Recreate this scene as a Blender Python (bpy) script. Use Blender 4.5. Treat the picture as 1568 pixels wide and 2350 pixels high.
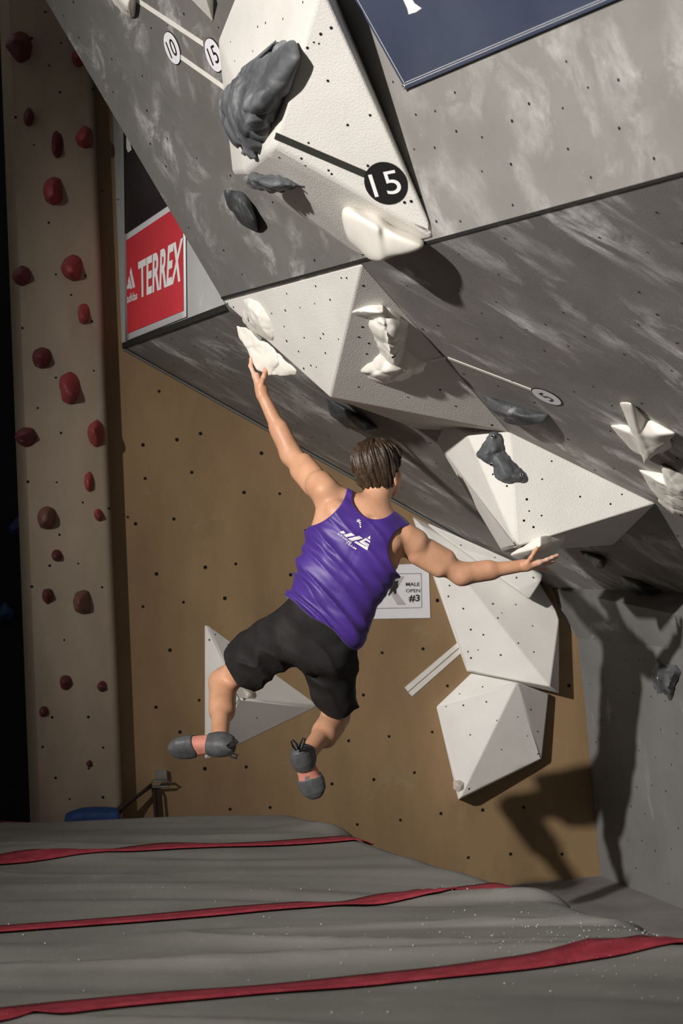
import bpy, bmesh, math, random
import numpy as np
from mathutils import Vector, Matrix
from mathutils.bvhtree import BVHTree

for o in list(bpy.data.objects):
    bpy.data.objects.remove(o, do_unlink=True)
scene = bpy.context.scene
COL = scene.collection
A = lambda *v: np.array(v, dtype=float)
nrm = lambda v: v / np.linalg.norm(v)

# ------------------------------------------------------------------ camera
FPX, Y0, ROLL, CAMH = 4100.0, 1330.0, 0.045, 1.15      # focal length in px of the 1568x2350 frame, horizon row, roll, metres above the mat
FLOOR = -0.575                                          # floor level; the mat top is z = 0
PITCH = math.atan((Y0 - 1175) / FPX)
CAM = A(0, 0, CAMH)
cp, sp, cr, sr = math.cos(PITCH), math.sin(PITCH), math.cos(ROLL), math.sin(ROLL)
FWD, UPV, XV = A(0, cp, sp), A(0, -sp, cp), A(1, 0, 0)
CR, CU = cr * XV - sr * UPV, sr * XV + cr * UPV
cam = bpy.data.cameras.new('camera')
cam.sensor_fit = 'VERTICAL'; cam.sensor_height = 36.0; cam.sensor_width = 24.0
cam.lens = FPX / 2350 * 36.0
cam.dof.use_dof = True; cam.dof.focus_distance = 7.4; cam.dof.aperture_fstop = 4.0
cam.clip_start = 0.05
camo = bpy.data.objects.new('camera', cam); COL.objects.link(camo)
camo.matrix_world = Matrix(((CR[0], CU[0], -FWD[0], 0), (CR[1], CU[1], -FWD[1], 0), (CR[2], CU[2], -FWD[2], CAMH), (0, 0, 0, 1)))
scene.camera = camo

# ------------------------------------------------------------------ world, lights, exposure
world = bpy.data.worlds.new('gym_ambience'); scene.world = world; world.use_nodes = True
world.node_tree.nodes['Background'].inputs[0].default_value = (1.0, 0.95, 0.89, 1)
world.node_tree.nodes['Background'].inputs[1].default_value = 0.125
def spot(name, loc, target, power, size, angle, blend, col):
    l = bpy.data.lights.new(name, 'SPOT'); l.energy = power; l.shadow_soft_size = size
    l.spot_size = math.radians(angle); l.spot_blend = blend; l.color = col
    o = bpy.data.objects.new(name, l); COL.objects.link(o); o.location = loc
    o.rotation_euler = (Vector(target) - Vector(loc)).to_track_quat('-Z', 'Y').to_euler()
    return o
spot('gym_floodlight', (-8.25, -4.4, 5.5), (1.4, 7.4, 1.7), 12600, 0.15, 29.5, 1.0, (1.0, 0.96, 0.91))
scene.view_settings.view_transform = 'Standard'; scene.view_settings.look = 'None'
scene.view_settings.gamma = 1.0; scene.view_settings.use_curve_mapping = False
scene.view_settings.exposure = 0.0

# ------------------------------------------------------------------ pixel -> direction -> point on a known surface
def ray(px, py):
    d = FWD + CR * ((px - 784) / FPX) - CU * ((py - 1175) / FPX)
    return d
class Plane:
    def __init__(s, p, n):
        n = nrm(n); p = np.asarray(p, float)
        if np.dot(n, CAM - p) < 0: n = -n
        s.p, s.n = p, n
    def at(s, px, py, h=0.0):
        r = ray(px, py)
        return CAM + r * (np.dot(s.n, s.p + s.n * h - CAM) / np.dot(s.n, r))
def at_y(px, py, y):
    r = ray(px, py); return CAM + r * (y / r[1])
def through(p, d1, d2): return Plane(p, np.cross(d1, d2))
Zv = A(0, 0, 1)
dirv = lambda deg: A(-math.sin(math.radians(deg)), math.cos(math.radians(deg)), 0)
P_MAT, P_FLOOR = Plane(A(0, 0, 0), Zv), Plane(A(0, 0, FLOOR), Zv)
DV = dirv(21.0)                                          # the corridor direction, away from the camera
WN = dirv(16.0); WB = A(WN[1], -WN[0], 0)               # back wall normal and its rightward direction
CORNER = P_FLOOR.at(1378, 2010)
P_BACK = Plane(CORNER, WN)
E0, E1 = P_BACK.at(285, 800), P_BACK.at(1240, 1337)
P_ROOF = through(E0, DV, E1 - E0)
SEAM0, SEAM1 = P_ROOF.at(510, 686), P_ROOF.at(1568, 402)
SD = nrm(SEAM1 - SEAM0)
nf = A(-.77, -.52, -.37); nf = nf - SD * np.dot(nf, SD)
P_UP = Plane(SEAM0, nf)
F4B = P_ROOF.at(525, 712)
P_SIDE = through(E0, F4B - E0, Zv)
P_RIGHT = through(CORNER, P_FLOOR.at(1568, 2086) - CORNER, Zv)
P_COL = Plane(P_BACK.at(250, 1400) - WN * 0.12, dirv(10.0))

# ------------------------------------------------------------------ noise and signed-distance meshing
def hash3(i, j, k, seed=0):
    h = (i.astype(np.int64) * 374761393 + j.astype(np.int64) * 668265263 + k.astype(np.int64) * 2147483647 + seed * 974711) & 0xffffffff
    h = ((h ^ (h >> 13)) * 1274126177) & 0xffffffff
    return ((h ^ (h >> 16)) & 0xffff) / 65535.0
def vnoise(P, freq=1.0, seed=0):
    Q = np.asarray(P) * freq; I = np.floor(Q); F = Q - I; F = F * F * (3 - 2 * F); I = I.astype(np.int64)
    r = 0
    for a in (0, 1):
        for b in (0, 1):
            for c in (0, 1):
                w = (F[:, 0] if a else 1 - F[:, 0]) * (F[:, 1] if b else 1 - F[:, 1]) * (F[:, 2] if c else 1 - F[:, 2])
                r = r + w * hash3(I[:, 0] + a, I[:, 1] + b, I[:, 2] + c, seed)
    return r * 2 - 1
def smin(a, b, k):
    h = np.clip(.5 + .5 * (b - a) / k, 0, 1)
    return b + (a - b) * h - k * h * (1 - h)
def smax(a, b, k): return -smin(-a, -b, k)
def capsule(P, a, b, ra, rb):
    ba = b - a; t = np.clip((P - a) @ ba / (ba @ ba), 0, 1)
    return np.linalg.norm(P - a - t[:, None] * ba, axis=1) - (ra + (rb - ra) * t)
def ellipsoid(P, c, M, r):
    Q = (P - c) @ np.asarray(M).T; r = np.asarray(r)
    k0 = np.linalg.norm(Q / r, axis=1); k1 = np.linalg.norm(Q / (r * r), axis=1) + 1e-9
    return k0 * (k0 - 1) / k1
def near(P, c, R, f):
    """evaluate f only within R of c (or of the segment c), a safe distance elsewhere"""
    if isinstance(c, tuple):
        ba = c[1] - c[0]; t = np.clip((P - c[0]) @ ba / (ba @ ba), 0, 1); q = np.sqrt(((P - c[0] - t[:, None] * ba) ** 2).sum(1))
    else: q = np.sqrt(((P - c) ** 2).sum(1))
    d = q - R + .06; m = q < R
    if m.any(): d[m] = f(P[m])
    return d
def hull_planes(pts):
    pts = np.asarray(pts); n = len(pts); c = pts.mean(0); out = []
    sc = np.abs(pts - c).max()
    for i in range(n):
        for j in range(i + 1, n):
            for k in range(j + 1, n):
                m = np.cross(pts[j] - pts[i], pts[k] - pts[i]); l = np.linalg.norm(m)
                if l < 1e-7 * sc: continue
                m = m / l; d = (pts - pts[i]) @ m
                if d.max() < 1e-5 * sc + 1e-7: pass
                elif d.min() > -1e-5 * sc - 1e-7: m = -m
                else: continue
                if not any(np.dot(m, q[0]) > .9995 for q in out): out.append((m, float(np.dot(m, pts[i]))))
    return out
def hull_sdf(pts, k):
    pl = hull_planes(pts); N = np.array([p[0] for p in pl]); c = np.array([p[1] for p in pl])
    def f(P):
        x = P @ N.T - c
        m = x.max(1)
        return m + k * np.log(np.exp((x - m[:, None]) / k).sum(1))
    return f
def sdf_mesh(fn, lo, hi, res, block=16, slack=1.6):
    """block-wise surface nets of the zero set of fn"""
    lo = np.asarray(lo, float); hi = np.asarray(hi, float)
    nb = np.ceil((hi - lo) / (res * block)).astype(int); n = nb * block
    bi = np.stack(np.meshgrid(*[np.arange(k) for k in nb], indexing='ij'), -1).reshape(-1, 3)
    cen = lo + (bi + .5) * block * res
    keep = np.abs(fn(cen)) < slack * res * block * .87 + .012
    bi = bi[keep]; verts = []; ids = []; quads = []
    g = np.stack(np.meshgrid(*[np.arange(block + 1)] * 3, indexing='ij'), -1)
    gid = lambda c: (c[..., 0].astype(np.int64) * (n[1] + 2) + c[..., 1]) * (n[2] + 2) + c[..., 2]
    corners = np.array([[a, b, c] for a in (0, 1) for b in (0, 1) for c in (0, 1)])
    edges = [(i, j) for i in range(8) for j in range(i + 1, 8) if np.abs(corners[i] - corners[j]).sum() == 1]
    for s in range(0, len(bi), 64):
        bb = bi[s:s + 64]
        idx = bb[:, None, None, None, :] * block + g
        D = fn((lo + idx.reshape(-1, 3) * res)).reshape(len(bb), block + 1, block + 1, block + 1)
        S = D < 0
        cnt = 0
        for (a, b, c) in corners:
            cnt = cnt + S[:, a:block + a, b:block + b, c:block + c].astype(np.int8)
        q, x, y, z = np.nonzero((cnt > 0) & (cnt < 8))
        if len(q):
            d8 = np.stack([D[q, x + a, y + b, z + c] for (a, b, c) in corners], 1)
            acc = np.zeros((len(q), 3)); w = np.zeros(len(q))
            for i, j in edges:
                di, dj = d8[:, i], d8[:, j]; m = (di < 0) != (dj < 0)
                t = np.where(m, di / np.where(m, di - dj, 1), 0)
                acc += np.where(m[:, None], corners[i] + t[:, None] * (corners[j] - corners[i]), 0); w += m
            cell = idx[q, x, y, z]
            verts.append(lo + (cell + acc / w[:, None]) * res); ids.append(gid(cell))
        for ax in range(3):
            u, v = [(1, 2), (2, 0), (0, 1)][ax]
            sl0 = [slice(0, block)] * 3; sl1 = [slice(0, block)] * 3
            sl1[ax] = slice(1, block + 1)
            s0, s1 = S[(slice(None), *sl0)], S[(slice(None), *sl1)]
            q, x, y, z = np.nonzero(s0 != s1)
            if not len(q): continue
            node = idx[q, x, y, z]; eu = np.eye(3, dtype=int)[u]; ev = np.eye(3, dtype=int)[v]
            qd = np.stack([gid(node - eu - ev), gid(node - ev), gid(node), gid(node - eu)], 1)
            fl = s0[q, x, y, z]
            qd[~fl] = qd[~fl][:, ::-1]
            quads.append(qd)
    V = np.concatenate(verts); I = np.concatenate(ids); Q = np.concatenate(quads)
    o = np.argsort(I); I = I[o]; V = V[o]
    pos = np.clip(np.searchsorted(I, Q), 0, len(I) - 1); ok = (I[pos] == Q).all(1)
    return V, pos[ok]

# ------------------------------------------------------------------ objects
def link(name, me, mat=None, parent=None, label=None, cat=None, group=None, kind=None):
    o = bpy.data.objects.new(name, me); COL.objects.link(o)
    if mat is not None and me is not None:
        for m in (mat if isinstance(mat, (list, tuple)) else [mat]): me.materials.append(m)
    if parent is not None:
        o.parent = parent
        o.matrix_parent_inverse = PINV.get(parent.name, Matrix())
    for k, v in (('label', label), ('category', cat), ('group', group), ('kind', kind)):
        if v: o[k] = v
    return o
PINV = {}
def empty(name, loc, label, cat, group=None):
    o = bpy.data.objects.new(name, None); COL.objects.link(o); o.location = Vector(loc)
    o['label'] = label; o['category'] = cat
    if group: o['group'] = group
    o.empty_display_size = .1
    PINV[o.name] = Matrix.Translation(Vector(loc)).inverted()
    return o
def mesh_np(name, V, F, smooth=True):
    me = bpy.data.meshes.new(name)
    V = np.asarray(V, np.float32); F = np.asarray(F, np.int32)
    me.vertices.add(len(V)); me.vertices.foreach_set('co', V.ravel())
    me.loops.add(F.size); me.loops.foreach_set('vertex_index', F.ravel())
    me.polygons.add(len(F)); me.polygons.foreach_set('loop_start', np.arange(len(F), dtype=np.int32) * F.shape[1])
    me.polygons.foreach_set('loop_total', np.full(len(F), F.shape[1], np.int32))
    if smooth: me.polygons.foreach_set('use_smooth', np.ones(len(F), bool))
    me.update(calc_edges=True); me.validate()
    return me
def mesh_py(name, V, F, smooth=False):
    me = bpy.data.meshes.new(name); me.from_pydata([tuple(v) for v in V], [], [tuple(f) for f in F]); me.update()
    if smooth:
        for p in me.polygons: p.use_smooth = True
    return me
def uv_plane(me, e1, e2, org):
    uv = me.uv_layers.new(name='UVMap')
    co = np.empty(len(me.vertices) * 3); me.vertices.foreach_get('co', co); co = co.reshape(-1, 3) - org
    vi = np.empty(len(me.loops), np.int32); me.loops.foreach_get('vertex_index', vi)
    uv.data.foreach_set('uv', np.stack([co[vi] @ e1, co[vi] @ e2], 1).astype(np.float32).ravel())
def slab(name, pts, n, thick, mat, e1=None, e2=None, **kw):
    """polygon pts (front face, normal n) given a thickness behind it"""
    pts = [np.asarray(p) for p in pts]; m = len(pts)
    nn = sum(np.cross(pts[i] - pts[0], pts[i + 1] - pts[0]) for i in range(1, m - 1))
    if np.dot(nn, n) < 0: pts = pts[::-1]
    V = pts + [p - n * thick for p in pts]
    F = [list(range(m)), list(range(2 * m - 1, m - 1, -1))] + [[i, i + m, (i + 1) % m + m, (i + 1) % m] for i in range(m)]
    me = mesh_py(name, V, F)
    if e1 is None: e1 = nrm(pts[1] - pts[0]); e2 = np.cross(n, e1)
    uv_plane(me, e1, e2, pts[0])
    return link(name, me, mat, **kw)
def frame_on(pl, d=None):
    """right / up directions on a plane: right is horizontal towards the camera's right, or d"""
    e1 = np.cross(Zv, pl.n) if d is None else d - pl.n * np.dot(d, pl.n)
    e1 = nrm(e1)
    e2 = np.cross(pl.n, e1)
    if e2[2] < 0 and d is None: e1, e2 = -e1, -e2
    return e1, e2
def bvh_of(o):
    me = o.data
    return BVHTree.FromPolygons([v.co.copy() for v in me.vertices], [tuple(p.vertices) for p in me.polygons])
def cast(bvh, px, py):
    loc, n, i, d = bvh.ray_cast(Vector(CAM), Vector(ray(px, py)).normalized())
    return (np.array(loc), np.array(n)) if loc is not None else None
def discs(name, pn, mat, parent, rad=(.005, .008), lift=.0012, seg=8, seed=1):
    """bolt holes: dark recess discs, joined, one part of the panel they belong to"""
    rnd = random.Random(seed); V = []; F = []
    for p, n in pn:
        r = rnd.uniform(*rad); n = nrm(n)
        a = nrm(np.cross(n, A(.3, .5, .81))); b = np.cross(n, a); s = len(V)
        for i in range(seg):
            t = 2 * math.pi * i / seg
            V.append(p + n * lift + (a * math.cos(t) + b * math.sin(t)) * r)
        F.append(tuple(range(s, s + seg)))
    return link(name, mesh_py(name, V, F), mat, parent=parent, kind='stuff')
def tube(name, pts, r, mat, parent=None, seg=8, closed=False, **kw):
    pts = [np.asarray(p, float) for p in pts]; n = len(pts); V = []; F = []
    rr = r if isinstance(r, (list, tuple)) else [r] * n
    up = A(.31, .2, .93)
    for i, p in enumerate(pts):
        t = nrm((pts[(i + 1) % n] - pts[i - 1]) if (closed or 0 < i < n - 1) else (pts[1] - pts[0] if i == 0 else pts[-1] - pts[-2]))
        a = nrm(np.cross(t, up)); b = np.cross(t, a)
        for k in range(seg):
            q = 2 * math.pi * k / seg; V.append(p + (a * math.cos(q) + b * math.sin(q)) * rr[i])
    for i in range(n if closed else n - 1):
        for k in range(seg):
            j = (i + 1) % n; F.append((i * seg + k, i * seg + (k + 1) % seg, j * seg + (k + 1) % seg, j * seg + k))
    if not closed: F += [tuple(range(seg))[::-1], tuple(range((n - 1) * seg, n * seg))]
    return link(name, mesh_py(name, V, F, True), mat, parent=parent, **kw)
def text_xy(s, bold=0.0):
    cu = bpy.data.curves.new('t', 'FONT'); cu.body = s; cu.align_x = 'LEFT'; cu.offset = bold; cu.resolution_u = 6
    o = bpy.data.objects.new('t', cu); COL.objects.link(o)
    dg = bpy.context.evaluated_depsgraph_get(); me = bpy.data.meshes.new_from_object(o.evaluated_get(dg))
    V = np.array([v.co[:2] for v in me.vertices]); F = [tuple(p.vertices) for p in me.polygons]
    bpy.data.objects.remove(o); bpy.data.curves.remove(cu); bpy.data.meshes.remove(me)
    V = V - V.min(0); V = V / V.max(0)
    return V, F                                           # normalised to the unit square
def text_on(name, s, org, ex, ey, n, mat, parent, lift=.002, bold=0.0):
    V, F = text_xy(s, bold)
    W = [org + ex * v[0] + ey * v[1] + n * lift for v in V]
    if np.dot(np.cross(ex, ey), n) < 0: F = [f[::-1] for f in F]
    return link(name, mesh_py(name, W, F), mat, parent=parent)
def poly_on(name, polys, fn, mat, parent, lift=.002, n=None, thick=0.0, **kw):
    """flat print: polygons given in the (u,v) of fn"""
    V = []; F = []
    for pg in polys:
        s = len(V); V += [fn(u, v) + n * lift for u, v in pg]; F.append(tuple(range(s, s + len(pg))))
    me = mesh_py(name, V, F)
    return link(name, me, mat, parent=parent, **kw)

# ------------------------------------------------------------------ materials
class NT:
    def __init__(s, name):
        s.m = bpy.data.materials.new(name); s.m.use_nodes = True; s.t = s.m.node_tree; s.b = s.t.nodes['Principled BSDF']
    def n(s, typ, **kw):
        nd = s.t.nodes.new('ShaderNode' + typ)
        for k, v in kw.items():
            if k in nd.inputs.keys() if isinstance(k, str) else False: pass
            setattr(nd, k, v)
        return nd
    def l(s, a, b): s.t.links.new(a, b)
    def coord(s, kind='Object', scale=(1, 1, 1), rot=(0, 0, 0)):
        c = s.n('TexCoord'); mp = s.n('Mapping'); mp.inputs['Scale'].default_value = scale; mp.inputs['Rotation'].default_value = rot
        s.l(c.outputs[kind], mp.inputs['Vector']); return mp.outputs[0]
    def noise(s, vec, scale, detail=3, rough=.55, dist=0):
        nd = s.n('TexNoise'); nd.inputs['Scale'].default_value = scale; nd.inputs['Detail'].default_value = detail
        nd.inputs['Roughness'].default_value = rough; nd.inputs['Distortion'].default_value = dist
        s.l(vec, nd.inputs['Vector']); return nd.outputs['Fac']
    def ramp(s, fac, stops):
        nd = s.n('ValToRGB'); e = nd.color_ramp.elements
        while len(e) < len(stops): e.new(.5)
        for el, (p, c) in zip(e, stops):
            el.position = p; el.color = (c, c, c, 1) if isinstance(c, (int, float)) else (*c, 1)
        s.l(fac, nd.inputs['Fac']); return nd.outputs['Color']
    def mix(s, fac, a, b, mode='MIX'):
        nd = s.n('Mix', data_type='RGBA', blend_type=mode)
        for sock, v in ((nd.inputs[0], fac), (nd.inputs[6], a), (nd.inputs[7], b)):
            if isinstance(v, (int, float)): sock.default_value = v
            elif isinstance(v, tuple): sock.default_value = (*v, 1)
            else: s.l(v, sock)
        return nd.outputs[2]
    def math(s, op, a, b):
        nd = s.n('Math', operation=op)
        for sock, v in zip(nd.inputs, (a, b)):
            if isinstance(v, (int, float)): sock.default_value = v
            else: s.l(v, sock)
        return nd.outputs[0]
    def bump(s, h, strength=.3, dist=.01):
        nd = s.n('Bump'); nd.inputs['Strength'].default_value = strength; nd.inputs['Distance'].default_value = dist
        s.l(h, nd.inputs['Height']); s.l(nd.outputs[0], s.b.inputs['Normal'])
    def done(s, col, rough=.6, spec=.3):
        i = s.b.inputs
        if isinstance(col, tuple): i['Base Color'].default_value = (*col, 1)
        else: s.l(col, i['Base Color'])
        if isinstance(rough, (int, float)): i['Roughness'].default_value = rough
        else: s.l(rough, i['Roughness'])
        i['Specular IOR Level'].default_value = spec
        return s.m
def plain(name, col, rough=.6, spec=.3, var=.08, scale=30, bump=0, bscale=200, bdist=.002):
    t = NT(name); v = t.coord()
    lo = tuple(c * (1 - var) for c in col); hi = tuple(min(1, c * (1 + var)) for c in col)
    c = t.ramp(t.noise(v, scale), [(.3, lo), (.7, hi)])
    if bump: t.bump(t.noise(v, bscale, 2), bump, bdist)
    return t.done(c, rough, spec)
def painted(name, base, chalk, amount=.5, stretch=(1, 1, 1), rot=0, grit=.5, vary=.18):
    """textured wall paint with chalk scuffs; amount moves the chalk threshold"""
    t = NT(name); uv = t.coord('UV'); sv = t.coord('UV', stretch, (0, 0, rot))
    lo = tuple(c * (1 - vary) for c in base); hi = tuple(c * (1 + vary) for c in base)
    c = t.ramp(t.noise(uv, 2.2, 5, .6), [(.3, lo), (.7, hi)])
    big = t.ramp(t.noise(uv, 2.3, 2), [(.40, 0.0), (.62, 1.0)])
    st = t.ramp(t.noise(sv, 4.6, 6, .64, .6), [(amount, 0.0), (amount + .12, 1.0)])
    fine = t.ramp(t.noise(sv, 26, 4, .7), [(.3, .25), (.65, 1.0)])
    m = t.math('MULTIPLY', t.math('MULTIPLY', big, st), fine)
    c = t.mix(m, c, chalk)
    st2 = t.ramp(t.noise(sv, 12.0, 5, .7, .4), [(.64, 0.0), (.80, .40)])
    c = t.mix(st2, c, chalk)
    speck = t.ramp(t.noise(uv, 75, 2, .5), [(.74, 0.0), (.80, .6)])
    c = t.mix(speck, c, chalk)
    t.bump(t.noise(uv, 260, 3, .6), grit, .003)
    return t.done(c, .72, .25)
M = {}
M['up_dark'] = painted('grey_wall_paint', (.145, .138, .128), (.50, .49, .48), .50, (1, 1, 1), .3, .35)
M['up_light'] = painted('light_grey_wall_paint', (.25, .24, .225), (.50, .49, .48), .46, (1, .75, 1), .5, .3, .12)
M['roof'] = painted('roof_wall_paint', (.25, .234, .217), (.80, .79, .78), .49, (1.15, .5, 1), .12, .7)
M['kick'] = painted('kicker_wall_paint', (.17, .165, .157), (.42, .42, .41), .56, (.4, 1.3, 1), .9, .4)
M['right'] = painted('right_wall_paint', (.165, .162, .158), (.4, .4, .4), .60, (1, .4, 1), .2, .3, .12)
M['side'] = painted('side_wall_paint', (.40, .40, .39), (.6, .6, .6), .55, (1, 1, 1), .2, .2, .1)
def plywood(name, base, red):
    t = NT(name); uv = t.coord('UV'); st = t.coord('UV', (1, .35, 1))
    lo = tuple(c * .78 for c in base); hi = tuple(c * 1.2 for c in base)
    c = t.ramp(t.noise(st, 2.6, 6, .6), [(.3, lo), (.7, hi)])
    c = t.mix(t.ramp(t.noise(uv, 1.3, 3), [(.52, 0.0), (.75, .45)]), c, red)
    c = t.mix(t.ramp(t.noise(uv, 4.0, 6, .7, .8), [(.60, 0.0), (.80, .35)]), c, (.42, .37, .30))
    c = t.mix(t.ramp(t.noise(uv, 22, 4, .7), [(.62, 0.0), (.75, .22)]), c, tuple(c_ * .5 for c_ in base))
    t.bump(t.noise(uv, 150, 3), .25, .003)
    return t.done(c, .62, .3)
M['back'] = plywood('brown_wall_paint', (.262, .172, .090), (.27, .155, .098))
M['column'] = plywood('tan_wall_paint', (.285, .225, .165), (.27, .19, .145))
M['dark'] = plain('unlit_hall_wall', (.018, .017, .019), .9, .1)  # the darkness of the hall is put into this near-black colour
M['hole'] = plain('bolt_hole_black', (.012, .011, .010), .9, .1)
M['seam'] = plain('black_seam', (.02, .019, .018), .8, .2)
M['steel'] = plain('steel', (.45, .44, .42), .35, .6)
M['steel'].node_tree.nodes['Principled BSDF'].inputs['Metallic'].default_value = .8
def texvol(name, base, grit=.6, scale=170):
    t = NT(name); v = t.coord()
    c = t.ramp(t.noise(v, 3.0, 5, .6), [(.3, tuple(b * .90 for b in base)), (.7, tuple(min(1, b * 1.05) for b in base))])
    c = t.mix(t.ramp(t.noise(v, 34, 4, .75), [(.69, 0.0), (.80, .30)]), c, tuple(b * .45 for b in base))
    t.bump(t.noise(v, scale, 3, .6), grit, .004)
    return t.done(c, .7, .25)
M['vol'] = texvol('textured_white_volume', (.69, .665, .625))
M['vol_smooth'] = texvol('worn_white_volume', (.80, .775, .735), .2)
M['white_hold'] = plain('cream_polyurethane', (.78, .745, .68), .42, .4, .05, 12, .12, 90)
def blackhold():
    t = NT('black_polyurethane_chalked'); v = t.coord()
    c = t.ramp(t.noise(v, 9, 5, .65), [(.42, (.035, .037, .04)), (.60, (.075, .078, .083)), (.78, (.40, .41, .42))])
    t.bump(t.noise(v, 60, 3), .25, .004)
    return t.done(c, .5, .4)
M['black_hold'] = blackhold()
def greyhold():
    t = NT('chalky_black_polyurethane'); v = t.coord()
    c = t.ramp(t.noise(v, 7, 5, .6), [(.36, (.055, .058, .063)), (.56, (.115, .12, .128)), (.78, (.40, .41, .42))])
    t.bump(t.noise(v, 60, 3), .2, .004)
    return t.done(c, .55, .35)
M['grey_hold'] = greyhold()

# ------------------------------------------------------------------ the setting
def up_edge_x(y): return 105 + .591 * y
seam_px = lambda x: 686 - .26843 * (x - 510)
ue1, ue2 = frame_on(P_UP, SD)
SEAM_END = SEAM0 + SD * 5.6                             # the panels run on towards the camera, past the frame
up_h = float(np.dot(P_UP.at(1760, -300) - SEAM0, ue2))
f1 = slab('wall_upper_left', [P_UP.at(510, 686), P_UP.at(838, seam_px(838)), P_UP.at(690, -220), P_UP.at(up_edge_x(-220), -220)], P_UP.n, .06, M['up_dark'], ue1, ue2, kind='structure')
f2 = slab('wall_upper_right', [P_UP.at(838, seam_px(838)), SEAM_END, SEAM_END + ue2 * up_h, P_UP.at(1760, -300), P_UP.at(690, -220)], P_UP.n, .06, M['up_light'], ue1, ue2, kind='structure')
re1, re2 = frame_on(P_ROOF, -DV)
ROOF_END = P_ROOF.at(1266, 1350) + (P_ROOF.at(1760, 1364) - P_ROOF.at(1266, 1350)) * 1.7
roof = slab('wall_roof', [E0, F4B, SEAM0] + [SEAM_END, ROOF_END, P_ROOF.at(1266, 1350), E1], P_ROOF.n, .05, M['roof'], re1, re2, kind='structure')
TOPZ = 4.6
side = slab('wall_side', [E0, F4B, A(F4B[0], F4B[1], TOPZ), A(E0[0], E0[1], TOPZ)], P_SIDE.n, .05, M['side'], *frame_on(P_SIDE), kind='structure')
# closed flank behind the free edge of the leaning panel
fa, fb = P_UP.at(510, 686), P_UP.at(up_edge_x(-220), -220)
flk = mesh_py('wall_flank', [fa - P_UP.n * .061, fb - P_UP.n * .061, A(F4B[0] + .1, F4B[1], fb[2]), F4B + A(.1, 0, 0)], [(0, 1, 2, 3)])
uv_plane(flk, WB, Zv, fa); link('wall_flank', flk, M['side'], kind='structure')
BK = P_BACK.at(1325, 1465)
RB = P_FLOOR.at(1568, 2086); RDIR = nrm(RB - CORNER)
P_RIGHT = through(CORNER, RDIR, BK - CORNER)
r_top0, r_top1 = BK, BK + (P_RIGHT.at(1760, 1508) - BK) * 1.7
right = slab('wall_right', [CORNER, P_RIGHT.at(1345, 1640), r_top0, r_top1, CORNER + RDIR * np.dot(r_top1 - CORNER, RDIR)], P_RIGHT.n, .05, M['right'], RDIR, np.cross(P_RIGHT.n, RDIR), kind='structure')
k0, k1 = P_ROOF.at(1266, 1350), ROOF_END
kme = mesh_py('wall_kicker', [k0, k1, r_top1, r_top0, P_BACK.at(1296, 1424)], [(0, 1, 2), (0, 2, 3), (0, 3, 4)])
uv_plane(kme, RDIR, Zv, k0); kick = link('wall_kicker', kme, M['kick'], kind='structure')
P_KICK = through(k0, k1 - k0, r_top0 - k0)
b0 = P_BACK.at(150, 1500); b1 = P_BACK.at(1500, 1500)
back = slab('wall_back', [A(b0[0], b0[1], FLOOR), A(b1[0], b1[1], FLOOR), A(b1[0], b1[1], 5.2), A(b0[0], b0[1], 5.2)], P_BACK.n, .08, M['back'], WB, Zv, kind='structure')
# tan column standing proud of the back wall, its outer edge rounded
ca, cb = P_COL.at(56, 935), P_COL.at(250, 1000); cdir = nrm(A(*(cb - ca)[:2], 0)); cback = WN
prof = [ca + cback * .5, ca]
for i in range(7):
    a = math.pi / 2 * i / 6; R = .045
    prof.append(cb - cdir * R - cback * -R + cdir * R * math.sin(a) - cback * R * math.cos(a))
prof.append(cb + cback * .5)
CV = [A(p[0], p[1], FLOOR) for p in prof] + [A(p[0], p[1], 5.2) for p in prof]; m_ = len(prof)
cme = mesh_py('wall_column', CV, [(i, i + 1, i + 1 + m_, i + m_) for i in range(m_ - 1)])
uv_plane(cme, cdir, Zv, ca)
for p in cme.polygons: p.use_smooth = 0 < p.index < m_ - 1
column = link('wall_column', cme, M['column'], kind='structure')
fw = at_y(60, 900, 13.2)
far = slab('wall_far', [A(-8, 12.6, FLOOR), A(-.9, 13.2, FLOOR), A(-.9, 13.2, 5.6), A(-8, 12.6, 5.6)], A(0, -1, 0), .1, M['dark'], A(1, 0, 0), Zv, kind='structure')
t = NT('floor_carpet'); uvn = t.coord()
M['floor'] = t.done(t.ramp(t.noise(uvn, 3, 5, .6), [(.3, (.17, .16, .155)), (.7, (.25, .24, .235))]), .85, .2)
slab('floor', [A(-8, -2, FLOOR), A(6, -2, FLOOR), A(6, 13.3, FLOOR), A(-8, 13.3, FLOOR)], Zv, .05, M['floor'], kind='structure')
# seams and edge trims
def trim(i, p, q, n, w, mat, th=.006, wdir=None):
    d = nrm(q - p); s = nrm(np.cross(n, d)) if wdir is None else wdir
    slab('trim_%d' % i, [p + n * th, q + n * th, q + s * w + n * th, p + s * w + n * th], n, th + .004, mat, kind='structure')
sA = SEAM0; sB = SEAM_END
trim(1, sA, sB, P_UP.n, .010, M['seam'], .004)
trim(2, E0, F4B, P_SIDE.n, .030, M['seam'], .010, Zv)
trim(3, E0 + A(0, 0, .03), A(E0[0], E0[1], TOPZ), P_SIDE.n, .022, M['side'], .012, nrm(F4B - E0))
trim(4, E0, E1, P_ROOF.n, .022, M['right'], .012, -DV)
trim(5, E0 - DV * .024, E1 - DV * .024, P_ROOF.n, .010, M['seam'], .004, -DV)

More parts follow.
